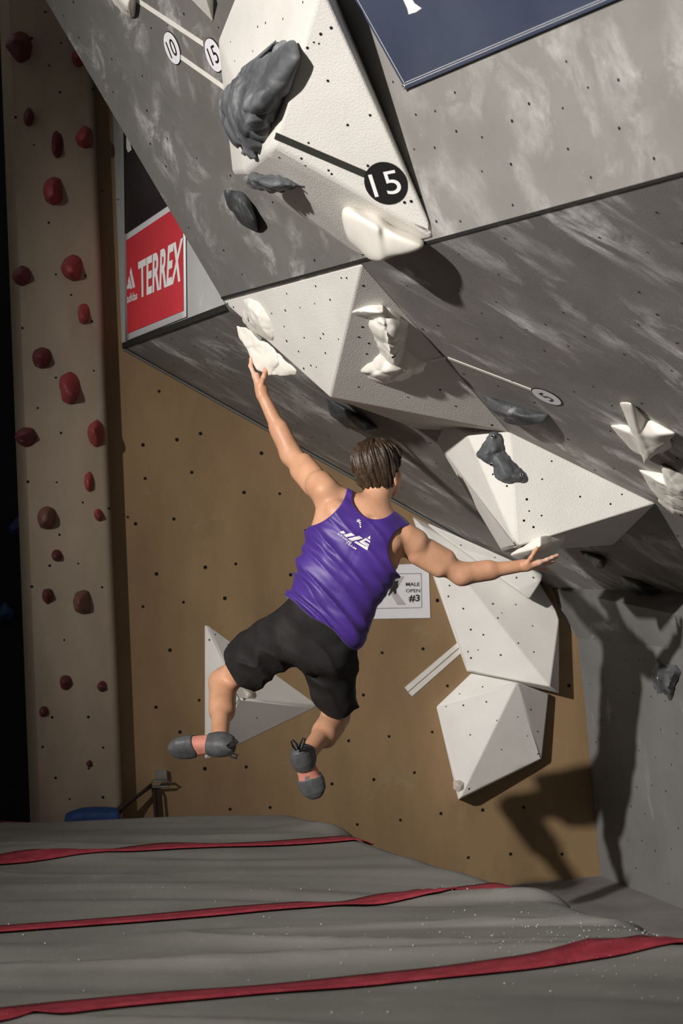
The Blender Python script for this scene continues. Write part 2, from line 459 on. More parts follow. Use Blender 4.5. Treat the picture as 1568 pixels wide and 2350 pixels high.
def grid_holes(pl, e1, e2, pxpoly, step, seed, keep=.8, avoid=None):
    """staggered bolt-hole grid over the part of a panel that shows"""
    rnd = random.Random(seed); P = [pl.at(*p) for p in pxpoly]; o = P[0]
    uv = np.array([[np.dot(p - o, e1), np.dot(p - o, e2)] for p in P]); out = []
    lo, hi = uv.min(0), uv.max(0); j = 0; v = lo[1] + .05
    while v < hi[1]:
        u = lo[0] + .05 + (step / 2 if j % 2 else 0)
        while u < hi[0]:
            uu, vv = u + rnd.uniform(-.025, .025), v + rnd.uniform(-.025, .025)
            ins = False; k = len(uv) - 1
            for i in range(len(uv)):
                if (uv[i][1] > vv) != (uv[k][1] > vv) and uu < (uv[k][0] - uv[i][0]) * (vv - uv[i][1]) / (uv[k][1] - uv[i][1]) + uv[i][0]: ins = not ins
                k = i
            if ins and rnd.random() < keep: out.append((o + e1 * uu + e2 * vv, pl.n))
            u += step
        v += step * .8; j += 1
    return out
discs('bolt_holes', grid_holes(P_UP, ue1, ue2, [(520, 670), (838, 590), (700, 0), (120, 0)], .17, 3, .5), M['hole'], f1, (.004, .0065))
discs('bolt_holes', grid_holes(P_UP, ue1, ue2, [(860, 575), (1568, 390), (1568, 0), (800, 0)], .15, 4, .5), M['hole'], f2, (.004, .006))
discs('bolt_holes', grid_holes(P_ROOF, re1, re2, [(330, 800), (540, 700), (1568, 420), (1568, 1340), (1240, 1310)], .17, 5, .5), M['hole'], roof, (.004, .006))
discs('bolt_holes', grid_holes(P_RIGHT, RDIR, np.cross(P_RIGHT.n, RDIR), [(1390, 1990), (1345, 1500), (1568, 1510), (1568, 2060)], .2, 6), M['hole'], right, (.004, .006))
discs('bolt_holes', grid_holes(P_COL, cdir, Zv, [(70, 1850), (270, 1850), (230, 20), (30, 20)], .17, 7, .55), M['hole'], column, (.005, .008))
bh = [(365, 898), (406, 1009), (328, 1021), (333, 1098), (440, 1084), (399, 1191), (311, 1202), (359, 1317), (421, 1382), (328, 1392), (390, 1492), (358, 1623), (460, 995), (642, 1133), (702, 1218), (667, 1319), (541, 1294), (516, 1373), (471, 1302), (584, 1436), (457, 1607), (413, 1680), (470, 1764), (565, 1760), (877, 1498), (834, 1595), (893, 1690), (800, 1700), (858, 1789), (762, 1799), (951, 1773), (620, 1853), (528, 1857), (971, 1489), (1027, 1574), (992, 1680), (1108, 1859), (1012, 1867), (1202, 1853), (919, 1882), (1004, 1378), (1306, 1573), (820, 1892), (1075, 1968), (1172, 1960), (560, 1130), (600, 1040), (1290, 1960)]
discs('bolt_holes', [(P_BACK.at(*p), P_BACK.n) for p in bh], M['hole'], back, (.008, .011))

# ------------------------------------------------------------------ volumes
def volume(name, pts, mat, label, cat='volume', bev=.010, group=None):
    bm = bmesh.new()
    for p in pts: bm.verts.new(Vector(p))
    r = bmesh.ops.convex_hull(bm, input=bm.verts[:])
    bmesh.ops.delete(bm, geom=list({g for g in r['geom_interior'] + r['geom_unused'] if isinstance(g, bmesh.types.BMVert)}), context='VERTS')
    bmesh.ops.dissolve_limit(bm, angle_limit=math.radians(2), verts=bm.verts[:], edges=bm.edges[:])
    bmesh.ops.bevel(bm, geom=bm.edges[:], offset=bev, offset_type='OFFSET', segments=3, profile=.5, affect='EDGES', clamp_overlap=True)
    bmesh.ops.recalc_face_normals(bm, faces=bm.faces[:])
    me = bpy.data.meshes.new(name); bm.to_mesh(me); bm.free()
    for p in me.polygons: p.use_smooth = p.area < .004
    o = link(name, me, mat, label=label, cat=cat, group=group)
    return o
def px_holes(o, pts, seed=2, rad=(.0035, .006), crop=None):
    bv = bvh_of(o); pn = []
    for p in pts:
        if crop: p = (crop[0] + p[0] / crop[2], crop[1] + p[1] / crop[2])
        c = cast(bv, *p)
        if c: pn.append(c)
    if pn: discs('screw_holes', pn, M['hole'], o, rad, seed=seed)
    return bv
U, Rf, Bk = P_UP.at, P_ROOF.at, P_BACK.at
v1 = volume('climbing_volume', [U(500, 92), U(534, 398), U(560, 415), U(832, 590), U(1001, 546), U(762, -20), U(720, -130), U(560, -60), U(736, -40, .18), U(628, 335, .335), U(612, 352, .33), U(560, 395, .18)], M['vol'],
            'large white volume at the top carrying the black number fifteen sticker', bev=.014)
bv1 = px_holes(v1, [(1020, 125), (973, 153), (942, 190), (965, 196), (913, 215), (1005, 363), (1094, 562), (918, 642), (1195, 518), (787, 708), (886, 712), (904, 744), (1008, 766), (1022, 782), (1185, 745), (1380, 905), (1350, 910), (725, 103), (690, 120), (803, 85), (567, 188), (587, 274), (893, 10), (668, 230)], 2, crop=(240, 0, 1.96))
v2 = volume('climbing_volume', [Rf(511, 690), Rf(830, 604), Rf(1171, 992), Rf(758, 912, .29), Rf(700, 760, .05), Rf(960, 985, -.0)], M['vol'],
            'wide white pyramid volume under the seam, gripped hold on its left corner', bev=.008)
bv2 = px_holes(v2, [(333, 212), (457, 180), (567, 145), (590, 145), (519, 238), (390, 272), (453, 255), (327, 284), (268, 297), (322, 353), (333, 415), (408, 401), (490, 385), (478, 404), (499, 467), (460, 527), (437, 520), (406, 533), (384, 460), (80, 255), (105, 270), (555, 407), (661, 178), (676, 470), (641, 612), (852, 655), (990, 624), (1057, 694), (642, 398), (658, 355), (685, 425), (1212, 775), (907, 288)], 3, crop=(480, 560, 1.867))
v3 = volume('climbing_volume', [Rf(1022, 968), Rf(1170, 990), Rf(1507, 1155), Rf(1410, 1250), Rf(1290, 1254), Rf(1001, 1012, .06), Rf(1075, 1000, .07), Rf(1150, 1262, .40), Rf(1186, 1254, .44), Rf(1160, 1268, .40)], M['vol'],
            'white wedge volume with the small grey hold, above the right hand', bev=.009)
bv3 = px_holes(v3, [(785, 580), (713, 757), (996, 677), (838, 480), (1228, 665), (1165, 718), (700, 692), (684, 810), (737, 846), (782, 782), (590, 618), (512, 553), (405, 315), (430, 318), (1218, 618)], 4, crop=(920, 860, 2.42))
v4 = volume('climbing_volume', [Bk(944, 1182), Bk(1240, 1340), Bk(1276, 1400), Bk(1283, 1420), Bk(1283, 1592), Bk(1072, 1541), Bk(1240, 1340, .04), Bk(1276, 1402, .09), Bk(1283, 1422, .10), Bk(1283, 1590, .12), Bk(1072, 1540, .04), Bk(1262, 1576, .19), Bk(965, 1205, .05)], M['vol_smooth'],
            'tall white faceted volume on the brown wall behind the outstretched arm', bev=.006)
bv4 = px_holes(v4, [(381, 407), (375, 462), (451, 524), (489, 631), (553, 657), (641, 760), (526, 734), (475, 743), (490, 775), (626, 572), (601, 500), (646, 547), (717, 504), (802, 612), (730, 700), (809, 745), (323, 140), (268, 182)], 5, crop=(860, 1160, 2.215))
v4b = volume('climbing_volume', [Bk(960, 1190, .05), Bk(1246, 1318, .23), Bk(1242, 1335, .24), Bk(1214, 1376, .24), Bk(1188, 1352, .24), Bk(1060, 1262, .15), Bk(1246, 1318, .10), Bk(1214, 1376, .12)], M['vol_smooth'],
             'slim white wedge volume directly below the right forearm', bev=.008)
px_holes(v4b, [(721, 367), (807, 367), (721, 433), (438, 202), (611, 265)], 6, crop=(860, 1160, 2.215))
v5 = volume('climbing_volume', [Bk(1082, 1545), Bk(1259, 1592), Bk(1243, 1742), Bk(1052, 1836), Bk(1002, 1622), Bk(1187, 1566, .20), Bk(1058, 1830, .15), Bk(1259, 1592, .06), Bk(1243, 1742, .08), Bk(1052, 1836, .12), Bk(1082, 1545, .05), Bk(1002, 1622, .06)], M['vol_smooth'],
            'lower white pentagon volume on the brown wall with a bottom tip', bev=.006)
px_holes(v5, [(549, 922), (432, 958), (451, 1016), (363, 1022), (568, 998), (486, 1166), (622, 1093), (793, 1037), (727, 1074), (829, 1149), (776, 1171), (645, 1240), (830, 1263), (480, 1440)], 7, crop=(860, 1160, 2.215))
v6 = volume('climbing_volume', [Bk(469, 1432), Bk(480, 1436), Bk(728, 1616), Bk(724, 1624), Bk(480, 1742), Bk(469, 1742), Bk(549, 1604, .20)], M['vol_smooth'],
            'white triangular volume on the brown wall behind the legs', bev=.006)
px_holes(v6, [(350, 408), (316, 440), (425, 470), (522, 798), (600, 907), (845, 745), (820, 680)], 8, crop=(360, 1300, 2.613))
v7 = volume('climbing_volume', [U(440, -2), U(400, -40), U(470, -60), U(492, -10), U(490, 52), U(484, 46), U(470, -10, .06)], M['vol'],
            'tip of a white volume cut off by the top edge', bev=.006)
# ------------------------------------------------------------------ mat
R0 = P_MAT.at(705, 1868); ED = nrm(P_MAT.at(1568, 2140) - R0); AD = nrm(P_MAT.at(0, 1890) - R0)
EN = A(-ED[1], ED[0], 0)
if np.dot(EN, AD) < 0: EN = -EN                       # inward from the right edge
FN = A(AD[1], -AD[0], 0)
if np.dot(FN, ED) < 0: FN = -FN                       # inward from the far edge
def mat_z(P):
    P = np.asarray(P)[:, :2]; X = np.stack([P @ AD[:2], P @ FN[:2], np.zeros(len(P))], 1)
    a, b = X[:, 0], X[:, 1]
    warp = vnoise(np.stack([a * .8, b * .9, b * 0 + 3], 1), 1.0, 5)
    Q = np.stack([a * .55 + 9, b * 3.4 + warp * 1.1 + a * .35, b * 0], 1)
    n1 = vnoise(Q, 1.0, 1); n2 = vnoise(Q * A(1.6, 2.1, 1) + 7, 1.0, 2); n3 = vnoise(X, 1.1, 4)
    fold = np.maximum(0, 1 - np.abs(n1) * 3.2) ** 2 * np.clip(.35 + n3, 0, 1.2)
    z = .030 * fold + .010 * n2 + .012 * n3
    for k, (amp, c, w, sl, s0, s1) in enumerate(MAT_FOLDS):
        d = (b - c - sl * a - .05 * warp) / w; along = np.clip((a - s0) / .5, 0, 1) * np.clip((s1 - a) / .5, 0, 1)
        z = z + amp * np.exp(-d * d) * along
    e = np.clip((P - R0[:2]) @ EN[:2], 0, None); f = np.clip((P - R0[:2]) @ FN[:2], 0, None)
    rd = .16
    for q in (e, f):
        t = np.clip(1 - q / rd, 0, 1); z = z - rd * (1 - np.sqrt(np.clip(1 - t * t, 0, 1)))
    return z * 1.0
ab0 = float(R0 @ AD), float(R0 @ FN)
MAT_FOLDS = [(.035, ab0[1] + 1.28, .07, -.02, ab0[0] + .2, ab0[0] + 1.5), (.03, ab0[1] + 1.45, .06, .03, ab0[0] + .9, ab0[0] + 2.6), (.022, ab0[1] + 3.1, .08, .05, ab0[0] + .3, ab0[0] + 1.9), (.02, ab0[1] + 3.9, .06, .06, ab0[0] + .9, ab0[0] + 2.5), (.016, ab0[1] + .75, .06, .02, ab0[0] - .2, ab0[0] + .6)]
na, ne = 260, 420; LA, LE = 4.2, 9.4
ga = np.linspace(0, 1, na) ** 1.25 * LA; ge = np.linspace(0, 1, ne) ** 1.1 * LE
GA, GE = np.meshgrid(ga, ge, indexing='ij')
P = R0 + GA[..., None] * AD + GE[..., None] * ED; P = P.reshape(-1, 3); P[:, 2] = mat_z(P)
idx = np.arange(na * ne).reshape(na, ne)
Fm = np.stack([idx[:-1, :-1], idx[1:, :-1], idx[1:, 1:], idx[:-1, 1:]], -1).reshape(-1, 4)
ring = np.concatenate([idx[:, 0], idx[-1, 1:], idx[-2::-1, -1], idx[0, -2:0:-1]])
base = len(P) + np.arange(len(ring)); low = P[ring].copy(); low[:, 2] = FLOOR
skirt = np.stack([ring, np.roll(ring, -1), np.roll(base, -1), base], 1)
Vm = np.concatenate([P, low]); Fm = np.concatenate([Fm[:, ::-1], skirt])
t = NT('grey_carpet_cover'); v = t.coord()
c = t.ramp(t.noise(v, 2.0, 5, .6), [(.3, (.165, .162, .145)), (.7, (.225, .22, .20))])
c = t.mix(t.ramp(t.noise(v, 420, 2, .6), [(.4, 0.0), (.7, .35)]), c, (.31, .30, .285))
c = t.mix(t.ramp(t.noise(v, 5, 6, .7), [(.58, 0.0), (.8, .35)]), c, (.40, .39, .37))
t.bump(t.noise(v, 300, 3), .5, .003); M['mat'] = t.done(c, .95, .1)
t = NT('red_webbing'); v = t.coord('Object', (1, 1, 1))
c = t.ramp(t.noise(v, 14, 5, .7), [(.3, (.20, .018, .030)), (.7, (.34, .045, .06))])
c = t.mix(t.ramp(t.noise(v, 130, 3, .7), [(.66, 0.0), (.74, .7)]), c, (.6, .5, .48)); M['strap'] = t.done(c, .8, .2)
me = mesh_np('crash_mat', Vm, Fm)
mat_o = link('crash_mat', me, M['mat'], label='grey carpet-covered crash mat with red straps filling the floor', cat='crash mat')
def strap(p, q, w, ext0=1.2, ext1=0.0):
    d = nrm(q - p); p = p - d * ext0; q = q + d * ext1; s = A(-d[1], d[0], 0); n = 160; V = []; F = []
    for i in range(n):
        c = p + (q - p) * (i / (n - 1))
        for k in range(4): V.append(c + s * w * (k / 3 - .5))
    V = np.array(V); V[:, 2] = mat_z(V) + .008
    for i in range(n - 1):
        for k in range(3): F.append((i * 4 + k, i * 4 + k + 1, i * 4 + k + 5, i * 4 + k + 4))
    me = mesh_np('strap', V, np.array(F)); o = link('strap', me, M['strap'], parent=mat_o)
    md = o.modifiers.new('s', 'SOLIDIFY'); md.thickness = .004; md.offset = -1
def EDGE_EXT(p, q):
    d = nrm(q - p); return float(max(0, (np.dot(q - R0, EN) - .10) / -np.dot(d, EN)))
for (a_, b_, w_) in [((0, 1984), (850, 1924), .135), ((0, 2140), (1208, 2037), .12), ((0, 2344), (1568, 2186), .125)]:
    strap(P_MAT.at(*a_), P_MAT.at(*b_), w_, ext1=EDGE_EXT(P_MAT.at(*a_), P_MAT.at(*b_)) if b_[0] > 1500 else .0)
strap(P_MAT.at(0, 1893) , P_MAT.at(420, 1871), .12)
rnd = random.Random(11); V = []; F = []
for i in range(330):
    if rnd.random() < .6: px, py = rnd.gauss(1330, 170), rnd.gauss(2170, 45)
    else: px, py = rnd.uniform(0, 1568), rnd.uniform(1990, 2340)
    py = max(py, 2035 + max(0, (px - 1200)) * .36)
    p = P_MAT.at(px, py); p[2] = mat_z(p[None])[0] + .002; r = rnd.choice([.0012, .0018, .0022, .0035]); s = len(V)
    for dx, dy, dz in ((1, 0, 0), (-.5, .87, 0), (-.5, -.87, 0), (0, 0, 1.2)): V.append(p + A(dx, dy, dz) * r)
    F += [(s, s + 1, s + 3), (s + 1, s + 2, s + 3), (s + 2, s, s + 3), (s + 2, s + 1, s)]
M['chalk'] = plain('loose_chalk', (.8, .79, .77), .9, .1)
link('chalk_crumbs', mesh_py('chalk_crumbs', V, F), M['chalk'], label='loose white chalk crumbs scattered over the grey mat', cat='chalk', kind='stuff')
# ------------------------------------------------------------------ holds
def biggest(V, F):
    lab = np.arange(len(V))
    while True:
        m = lab[F].min(1); new = lab.copy(); np.minimum.at(new, F.ravel(), np.repeat(m, 4)); new = new[new]
        if (new == lab).all(): break
        lab = new
    u, n = np.unique(lab, return_counts=True); k = lab == u[n.argmax()]
    idx = np.cumsum(k) - 1
    return V[k], idx[F[k[F].all(1)]]
def make_hold(name, label, comps, mat, k=.008, blend=.012, res=.005, noise=(.003, 22), cells=None, bolts=(), group=None, cat='climbing hold'):
    comps = [np.array(c) for c in comps]; fs = [hull_sdf(c, k * .45) for c in comps]
    allp = np.concatenate(comps); lo, hi = allp.min(0) - .03, allp.max(0) + .03
    rs = np.random.RandomState(abs(hash(label)) % 1000 if False else len(label) * 7 + len(allp))
    feat = None
    if cells: feat = lo + rs.rand(min(90, max(8, int(np.prod((hi - lo) / cells[1] + .5)))), 3) * (hi - lo)
    def fn(Pq):
        d = fs[0](Pq)
        for f in fs[1:]: d = smin(d, f(Pq), blend)
        d = d - .0022
        if noise: d = d + noise[0] * vnoise(Pq, noise[1], 3)
        if feat is not None:
            w = np.abs(d) < .05
            if w.any():
                Pw = Pq[w]; d1 = np.full(len(Pw), 9.); d2 = d1.copy()
                for q in feat:
                    dq = np.sqrt(((Pw - q) ** 2).sum(1)); d2 = np.minimum(d2, np.maximum(d1, dq)); d1 = np.minimum(d1, dq)
                d[w] += -cells[0] * np.clip((d2 - d1) / cells[1] * 1.6, 0, 1) + cells[0] * .5
        return d
    V, F = biggest(*sdf_mesh(fn, lo, hi, res, 8))
    o = link(name, mesh_np(name, V, F), mat, label=label, cat=cat, group=group)
    if bolts:
        bv = bvh_of(o)
        for (bx, by) in bolts:
            c = cast(bv, bx, by)
            if c:
                p, n = c; a = nrm(np.cross(n, A(.2, .3, .9))); b = np.cross(n, a)
                ringp = [p + n * .001 + (a * math.cos(t_) + b * math.sin(t_)) * .0075 for t_ in np.linspace(0, 2 * math.pi, 12, endpoint=False)]
                tube('bolt_rim', ringp, .0022, M['steel'], o, 6, True)
                link('bolt_socket', mesh_py('bolt_socket', ringp, [tuple(range(12))]), M['hole'], parent=o)
    return o
def lay(pl, base, raised=(), b=-.004):
    return [pl.at(x, y, b) for x, y in base] + [pl.at(x, y, h) for x, y, h in raised]
def fplane(bv, px, py):
    p, n = cast(bv, px, py); return Plane(p, n)
PV1L, PV1R = fplane(bv1, 540, 130), fplane(bv1, 800, 250)
PV1B = fplane(bv1, 760, 505); PV2L, PV2R = fplane(bv2, 680, 720), fplane(bv2, 800, 800)
PV3M = fplane(bv3, 1260, 1120)
make_hold('climbing_hold', 'large chalky black bubbled hold on the top white volume', [lay(PV1L, [(530, 200), (620, 112), (688, 76), (684, 138), (648, 245), (622, 306), (585, 362), (545, 345), (520, 300)], [(503, 232, .08), (512, 285, .08), (545, 165, .08), (575, 250, .11), (555, 335, .05), (640, 150, .03), (618, 250, .05), (585, 150, .06)])],
          M['grey_hold'], .014, res=.006, cells=(.016, .065), noise=None)
make_hold('climbing_hold', 'pointed grey tip hold peeking out behind the large black hold', [lay(PV1L, [(566, 150), (634, 92), (636, 112), (610, 140)], [(628, 98, .03), (600, 128, .05), (575, 145, .04)])], M['grey_hold'], .004, noise=None)
make_hold('climbing_hold', 'low black hold on the underside of the top volume', [lay(PV1B, [(552, 402), (582, 394), (640, 399), (703, 428), (680, 438), (597, 445), (568, 428)], [(590, 415, .05), (620, 432, .06), (660, 428, .04), (565, 412, .03)])], M['grey_hold'], .01, cells=(.008, .05))
make_hold('climbing_hold', 'black hold with a sharp lower tip on the grey panel below the top volume', [lay(P_UP, [(512, 430), (546, 434), (566, 444), (584, 478), (596, 520), (592, 534), (560, 524), (528, 488), (510, 452)], [(560, 470, .07), (584, 505, .08), (590, 530, .03), (535, 450, .03), (570, 512, .06)])], M['black_hold'], .01)
make_hold('climbing_hold', 'smooth cream sloper hanging below the black fifteen sticker', [
    lay(PV1B, [(778, 468), (800, 463), (835, 480), (872, 502), (860, 560), (800, 545)], [(776, 500, .06), (792, 555, .10), (830, 585, .11), (870, 592, .12), (872, 520, .09), (800, 480, .05)]),
    lay(PV1B, [(860, 500), (930, 525), (982, 548), (975, 560), (880, 575)], [(984, 570, .05), (950, 588, .09), (880, 596, .12), (850, 592, .11), (900, 530, .07)])], M['white_hold'], .022, .07, noise=(.004, 9), bolts=[(829, 583)])
make_hold('climbing_hold', 'ridged cream hold with a beak on the right face of the pyramid volume', [
    lay(PV2R, [(802, 716), (842, 700), (878, 699), (846, 741), (890, 740)], [(850, 714, .03), (880, 716, .05), (820, 713, .012)]),
    lay(PV2R, [(846, 735), (880, 702), (908, 715), (938, 742), (937, 768), (926, 802), (922, 850), (886, 838), (868, 803), (853, 768)], [(872, 740, .05), (905, 750, .06), (890, 790, .075), (905, 830, .08), (862, 760, .035), (928, 752, .035), (922, 792, .045), (912, 840, .05)]),
    lay(PV2R, [(829, 848), (869, 812), (925, 800), (984, 834), (971, 856), (932, 873), (880, 880), (846, 868)], [(890, 850, .055), (930, 848, .05), (860, 860, .035), (885, 873, .035), (960, 845, .02)]),
    lay(PV2R, [(868, 720), (880, 720), (905, 815), (895, 825)], [(884, 750, .075), (896, 810, .095)])], M['white_hold'], .006, .010, .0045, (.003, 18), cells=(.006, .05), bolts=[(904, 819)])
make_hold('climbing_hold', 'flat cream scalloped hold on the left tip of the pyramid volume', [lay(PV2L, [(558, 686), (572, 680), (592, 689), (610, 712), (625, 740), (631, 768), (628, 785), (608, 779), (566, 751), (558, 735)], [(570, 700, .02), (590, 720, .035), (600, 750, .035), (620, 775, .015), (570, 735, .025)])], M['white_hold'], .005, res=.004, noise=(.002, 20), cells=(.003, .045), bolts=[(571, 733)])
# the hold in the left hand hangs under the pyramid volume
yv = lambda x: float(P_ROOF.at(511, 690)[1] + (P_ROOF.at(758, 912, .29)[1] - P_ROOF.at(511, 690)[1]) * (x - 511) / 247)
HL = lambda x, y, dy: at_y(x, y, yv(x) + dy)
make_hold('climbing_hold', 'cream pinch hold gripped by the left hand', [
    [HL(540, 743, .03), HL(566, 752, .015), HL(548, 776, .05), HL(563, 796, .04), HL(600, 790, .02), HL(556, 760, .10), HL(590, 800, .12), HL(604, 776, .08)],
    [HL(563, 790, .05), HL(608, 782, .01), HL(572, 820, .05), HL(588, 849, .06), HL(617, 861, .07), HL(640, 830, .0), HL(630, 800, .0), HL(590, 830, .14), HL(625, 850, .15), HL(620, 800, .14)],
    [HL(625, 797, .01), HL(680, 846, .01), HL(682, 859, .05), HL(648, 864, .06), HL(616, 860, .07), HL(612, 810, .04), HL(650, 850, .14), HL(630, 830, .13), HL(670, 856, .12)]], M['white_hold'], .006, .010, .004, (.002, 20), cells=(.003, .05))
make_hold('climbing_hold', 'black hold tucked under the near corner of the pyramid volume', [lay(P_ROOF, [(748, 910), (770, 925), (812, 942), (870, 982), (840, 985), (790, 975), (756, 945)], [(760, 955, .05), (800, 985, .06), (845, 990, .05), (822, 960, .05)])], M['black_hold'], .008)
make_hold('climbing_hold', 'black hold with a white chalk patch beside the number five sticker', [lay(P_ROOF, [(1105, 903), (1150, 918), (1205, 940), (1262, 950), (1250, 962), (1205, 970), (1150, 950)], [(1128, 943, .05), (1168, 974, .06), (1218, 980, .06), (1245, 972, .04), (1195, 955, .05)])], M['black_hold'], .008)
make_hold('climbing_hold', 'grey chalked hold bolted to the wedge volume face', [
    lay(PV3M, [(1121, 989), (1147, 990), (1156, 1026), (1128, 1070), (1098, 1054), (1094, 1038)], [(1130, 1000, .025), (1118, 1040, .04), (1140, 1030, .035)]),
    lay(PV3M, [(1120, 1040), (1156, 1030), (1218, 1094), (1209, 1108), (1165, 1112), (1142, 1103), (1128, 1070)], [(1150, 1070, .04), (1165, 1095, .035), (1195, 1096, .03), (1140, 1050, .04)])], M['grey_hold'], .006, .012, .004, cells=(.005, .05), bolts=[(1129, 1066), (1131, 1002), (1197, 1090)])
P3U = Plane(P_ROOF.at(1186, 1254, .44), np.cross(P_ROOF.at(1507, 1155) - P_ROOF.at(1186, 1254, .44), P_ROOF.at(1410, 1250) - P_ROOF.at(1186, 1254, .44)))
make_hold('climbing_hold', 'cream grooved hold under the wedge volume at the right hand', [lay(P3U, [(1196, 1256), (1240, 1231), (1299, 1225), (1270, 1246)], [(1170, 1273, .012), (1182, 1281, .03), (1200, 1287, .05), (1249, 1283, .06), (1281, 1265, .05), (1297, 1238, .02), (1240, 1255, .04)])], M['white_hold'], .006, .01, .004, (.002, 20))
make_hold('climbing_hold', 'cream three-armed star hold near the right edge', [
    lay(P_ROOF, [(1424, 926), (1448, 926), (1470, 946), (1488, 962)], [(1420, 923, .02), (1450, 924, .02), (1478, 1056, .04), (1462, 990, .055), (1444, 970, .04), (1490, 1040, .05)]),
    lay(P_ROOF, [(1400, 974), (1442, 974), (1450, 1000)], [(1397, 976, .015), (1441, 1030, .025), (1474, 1054, .035), (1462, 1000, .03)]),
    lay(P_ROOF, [(1486, 958), (1525, 976), (1550, 994)], [(1555, 994, .02), (1541, 1007, .03), (1500, 1042, .05), (1480, 1056, .04), (1465, 1000, .045), (1510, 1000, .05)]),
    lay(P_ROOF, [(1540, 1006), (1548, 1026), (1520, 1048)], [(1490, 1055, .035), (1500, 1030, .04), (1538, 1015, .03)])], M['white_hold'], .010, .016, .004, (.002, 16), bolts=[(1487, 960)])
make_hold('climbing_hold', 'cream winged hold cut off by the right edge', [
    lay(P_ROOF, [(1468, 1079), (1520, 1084), (1560, 1120)], [(1465, 1078, .01), (1519, 1162, .03), (1550, 1184, .04), (1540, 1120, .05)]),
    lay(P_ROOF, [(1518, 1067), (1570, 1090), (1612, 1120)], [(1518, 1066, .02), (1545, 1183, .04), (1568, 1190, .04), (1590, 1170, .04), (1560, 1130, .06), (1535, 1120, .05)])], M['white_hold'], .006, .01, .004, (.003, 16), cells=(.003, .06))
make_hold('climbing_hold', 'rough black hold in the shadow beside the right hand', [lay(P_ROOF, [(1330, 1262), (1382, 1274), (1398, 1286), (1380, 1300)], [(1340, 1276, .02), (1364, 1303, .04), (1386, 1304, .04), (1380, 1285, .04)])], M['black_hold'], .006, cells=(.006, .04))
make_hold('climbing_hold', 'long black hold with a chalked edge above the kicker panel', [lay(P_ROOF, [(1420, 1318), (1464, 1328), (1520, 1352), (1516, 1366)], [(1428, 1340, .02), (1462, 1369, .04), (1506, 1374, .04), (1470, 1350, .04)])], M['black_hold'], .007)
make_hold('climbing_hold', 'black hold end cut off below the right edge', [lay(P_ROOF, [(1543, 1358), (1600, 1360), (1640, 1362)], [(1546, 1376, .02), (1568, 1398, .03), (1600, 1400, .04), (1580, 1376, .04)])], M['black_hold'], .007)
make_hold('climbing_hold', 'two-horned black hold on the grey vertical wall', [
    lay(P_RIGHT, [(1507, 1511), (1518, 1518), (1530, 1535), (1515, 1590), (1502, 1576), (1494, 1552)], [(1512, 1530, .03), (1515, 1560, .05)]),
    lay(P_RIGHT, [(1530, 1530), (1552, 1522), (1567, 1543), (1551, 1574), (1530, 1560)], [(1548, 1540, .04), (1540, 1555, .05)]),
    lay(P_RIGHT, [(1510, 1560), (1551, 1572), (1545, 1606), (1536, 1609), (1525, 1596)], [(1535, 1575, .05), (1537, 1595, .025)]),
    lay(P_RIGHT, [(1500, 1545), (1518, 1530), (1545, 1535), (1555, 1560), (1540, 1590), (1515, 1585)], [(1515, 1545, .05), (1545, 1548, .05), (1532, 1580, .05)])], M['grey_hold'], .006, .02, .004, cells=(.005, .05), bolts=[(1510, 1556)])
make_hold('climbing_hold', 'cream hold cut off by the top edge, left of the stickers', [lay(P_UP, [(240, -40), (312, -40), (314, 20), (312, 40), (300, 49), (280, 34), (262, 14)], [(265, -10, .05), (290, 20, .06), (302, 38, .03), (300, -10, .05)])], M['white_hold'], .01, bolts=[(291, 23)])
bv5, bv6 = bvh_of(v5), bvh_of(v6); p5, p6 = fplane(bv5, 1050, 1790), fplane(bv6, 590, 1570)
M['clear_hold'] = plain('beige_foot_chip', (.55, .49, .42), .4, .4, .15, 20)
make_hold('foot_chip', 'small beige foot chip on the tip of the pentagon volume', [lay(p5, [(1041, 1794), (1054, 1790), (1067, 1796), (1066, 1812), (1054, 1818), (1042, 1812)], [(1050, 1800, .02), (1058, 1806, .02)])], M['clear_hold'], .004, res=.004)
make_hold('foot_chip', 'small grey foot chip on the triangular volume behind the legs', [lay(p6, [(556, 1580), (575, 1577), (588, 1588), (584, 1604), (566, 1603)], [(570, 1588, .02), (577, 1594, .02)])], M['clear_hold'], .004, res=.004)
# red holds on the tan column
def redmat(name, c1):
    t = NT(name); v = t.coord()
    c = t.ramp(t.noise(v, 12, 4, .6), [(.3, tuple(x * .75 for x in c1)), (.7, c1)])
    c = t.mix(t.ramp(t.noise(v, 20, 4, .7), [(.62, 0.0), (.8, .5)]), c, (.5, .4, .38)); return t.done(c, .5, .35)
M['red1'] = redmat('red_resin', (.30, .050, .055)); M['red2'] = redmat('dark_red_resin', (.13, .026, .034)); M['red3'] = redmat('brown_red_resin', (.17, .07, .055)); M['bluehold'] = redmat('blue_resin', (.03, .06, .16))
ordn = ['topmost', 'second', 'third', 'fourth', 'fifth', 'sixth', 'seventh', 'eighth', 'ninth', 'tenth', 'eleventh', 'twelfth', 'thirteenth', 'fourteenth', 'fifteenth', 'sixteenth', 'seventeenth', 'eighteenth', 'nineteenth', 'twentieth', 'twenty-first', 'twenty-second', 'lowest']
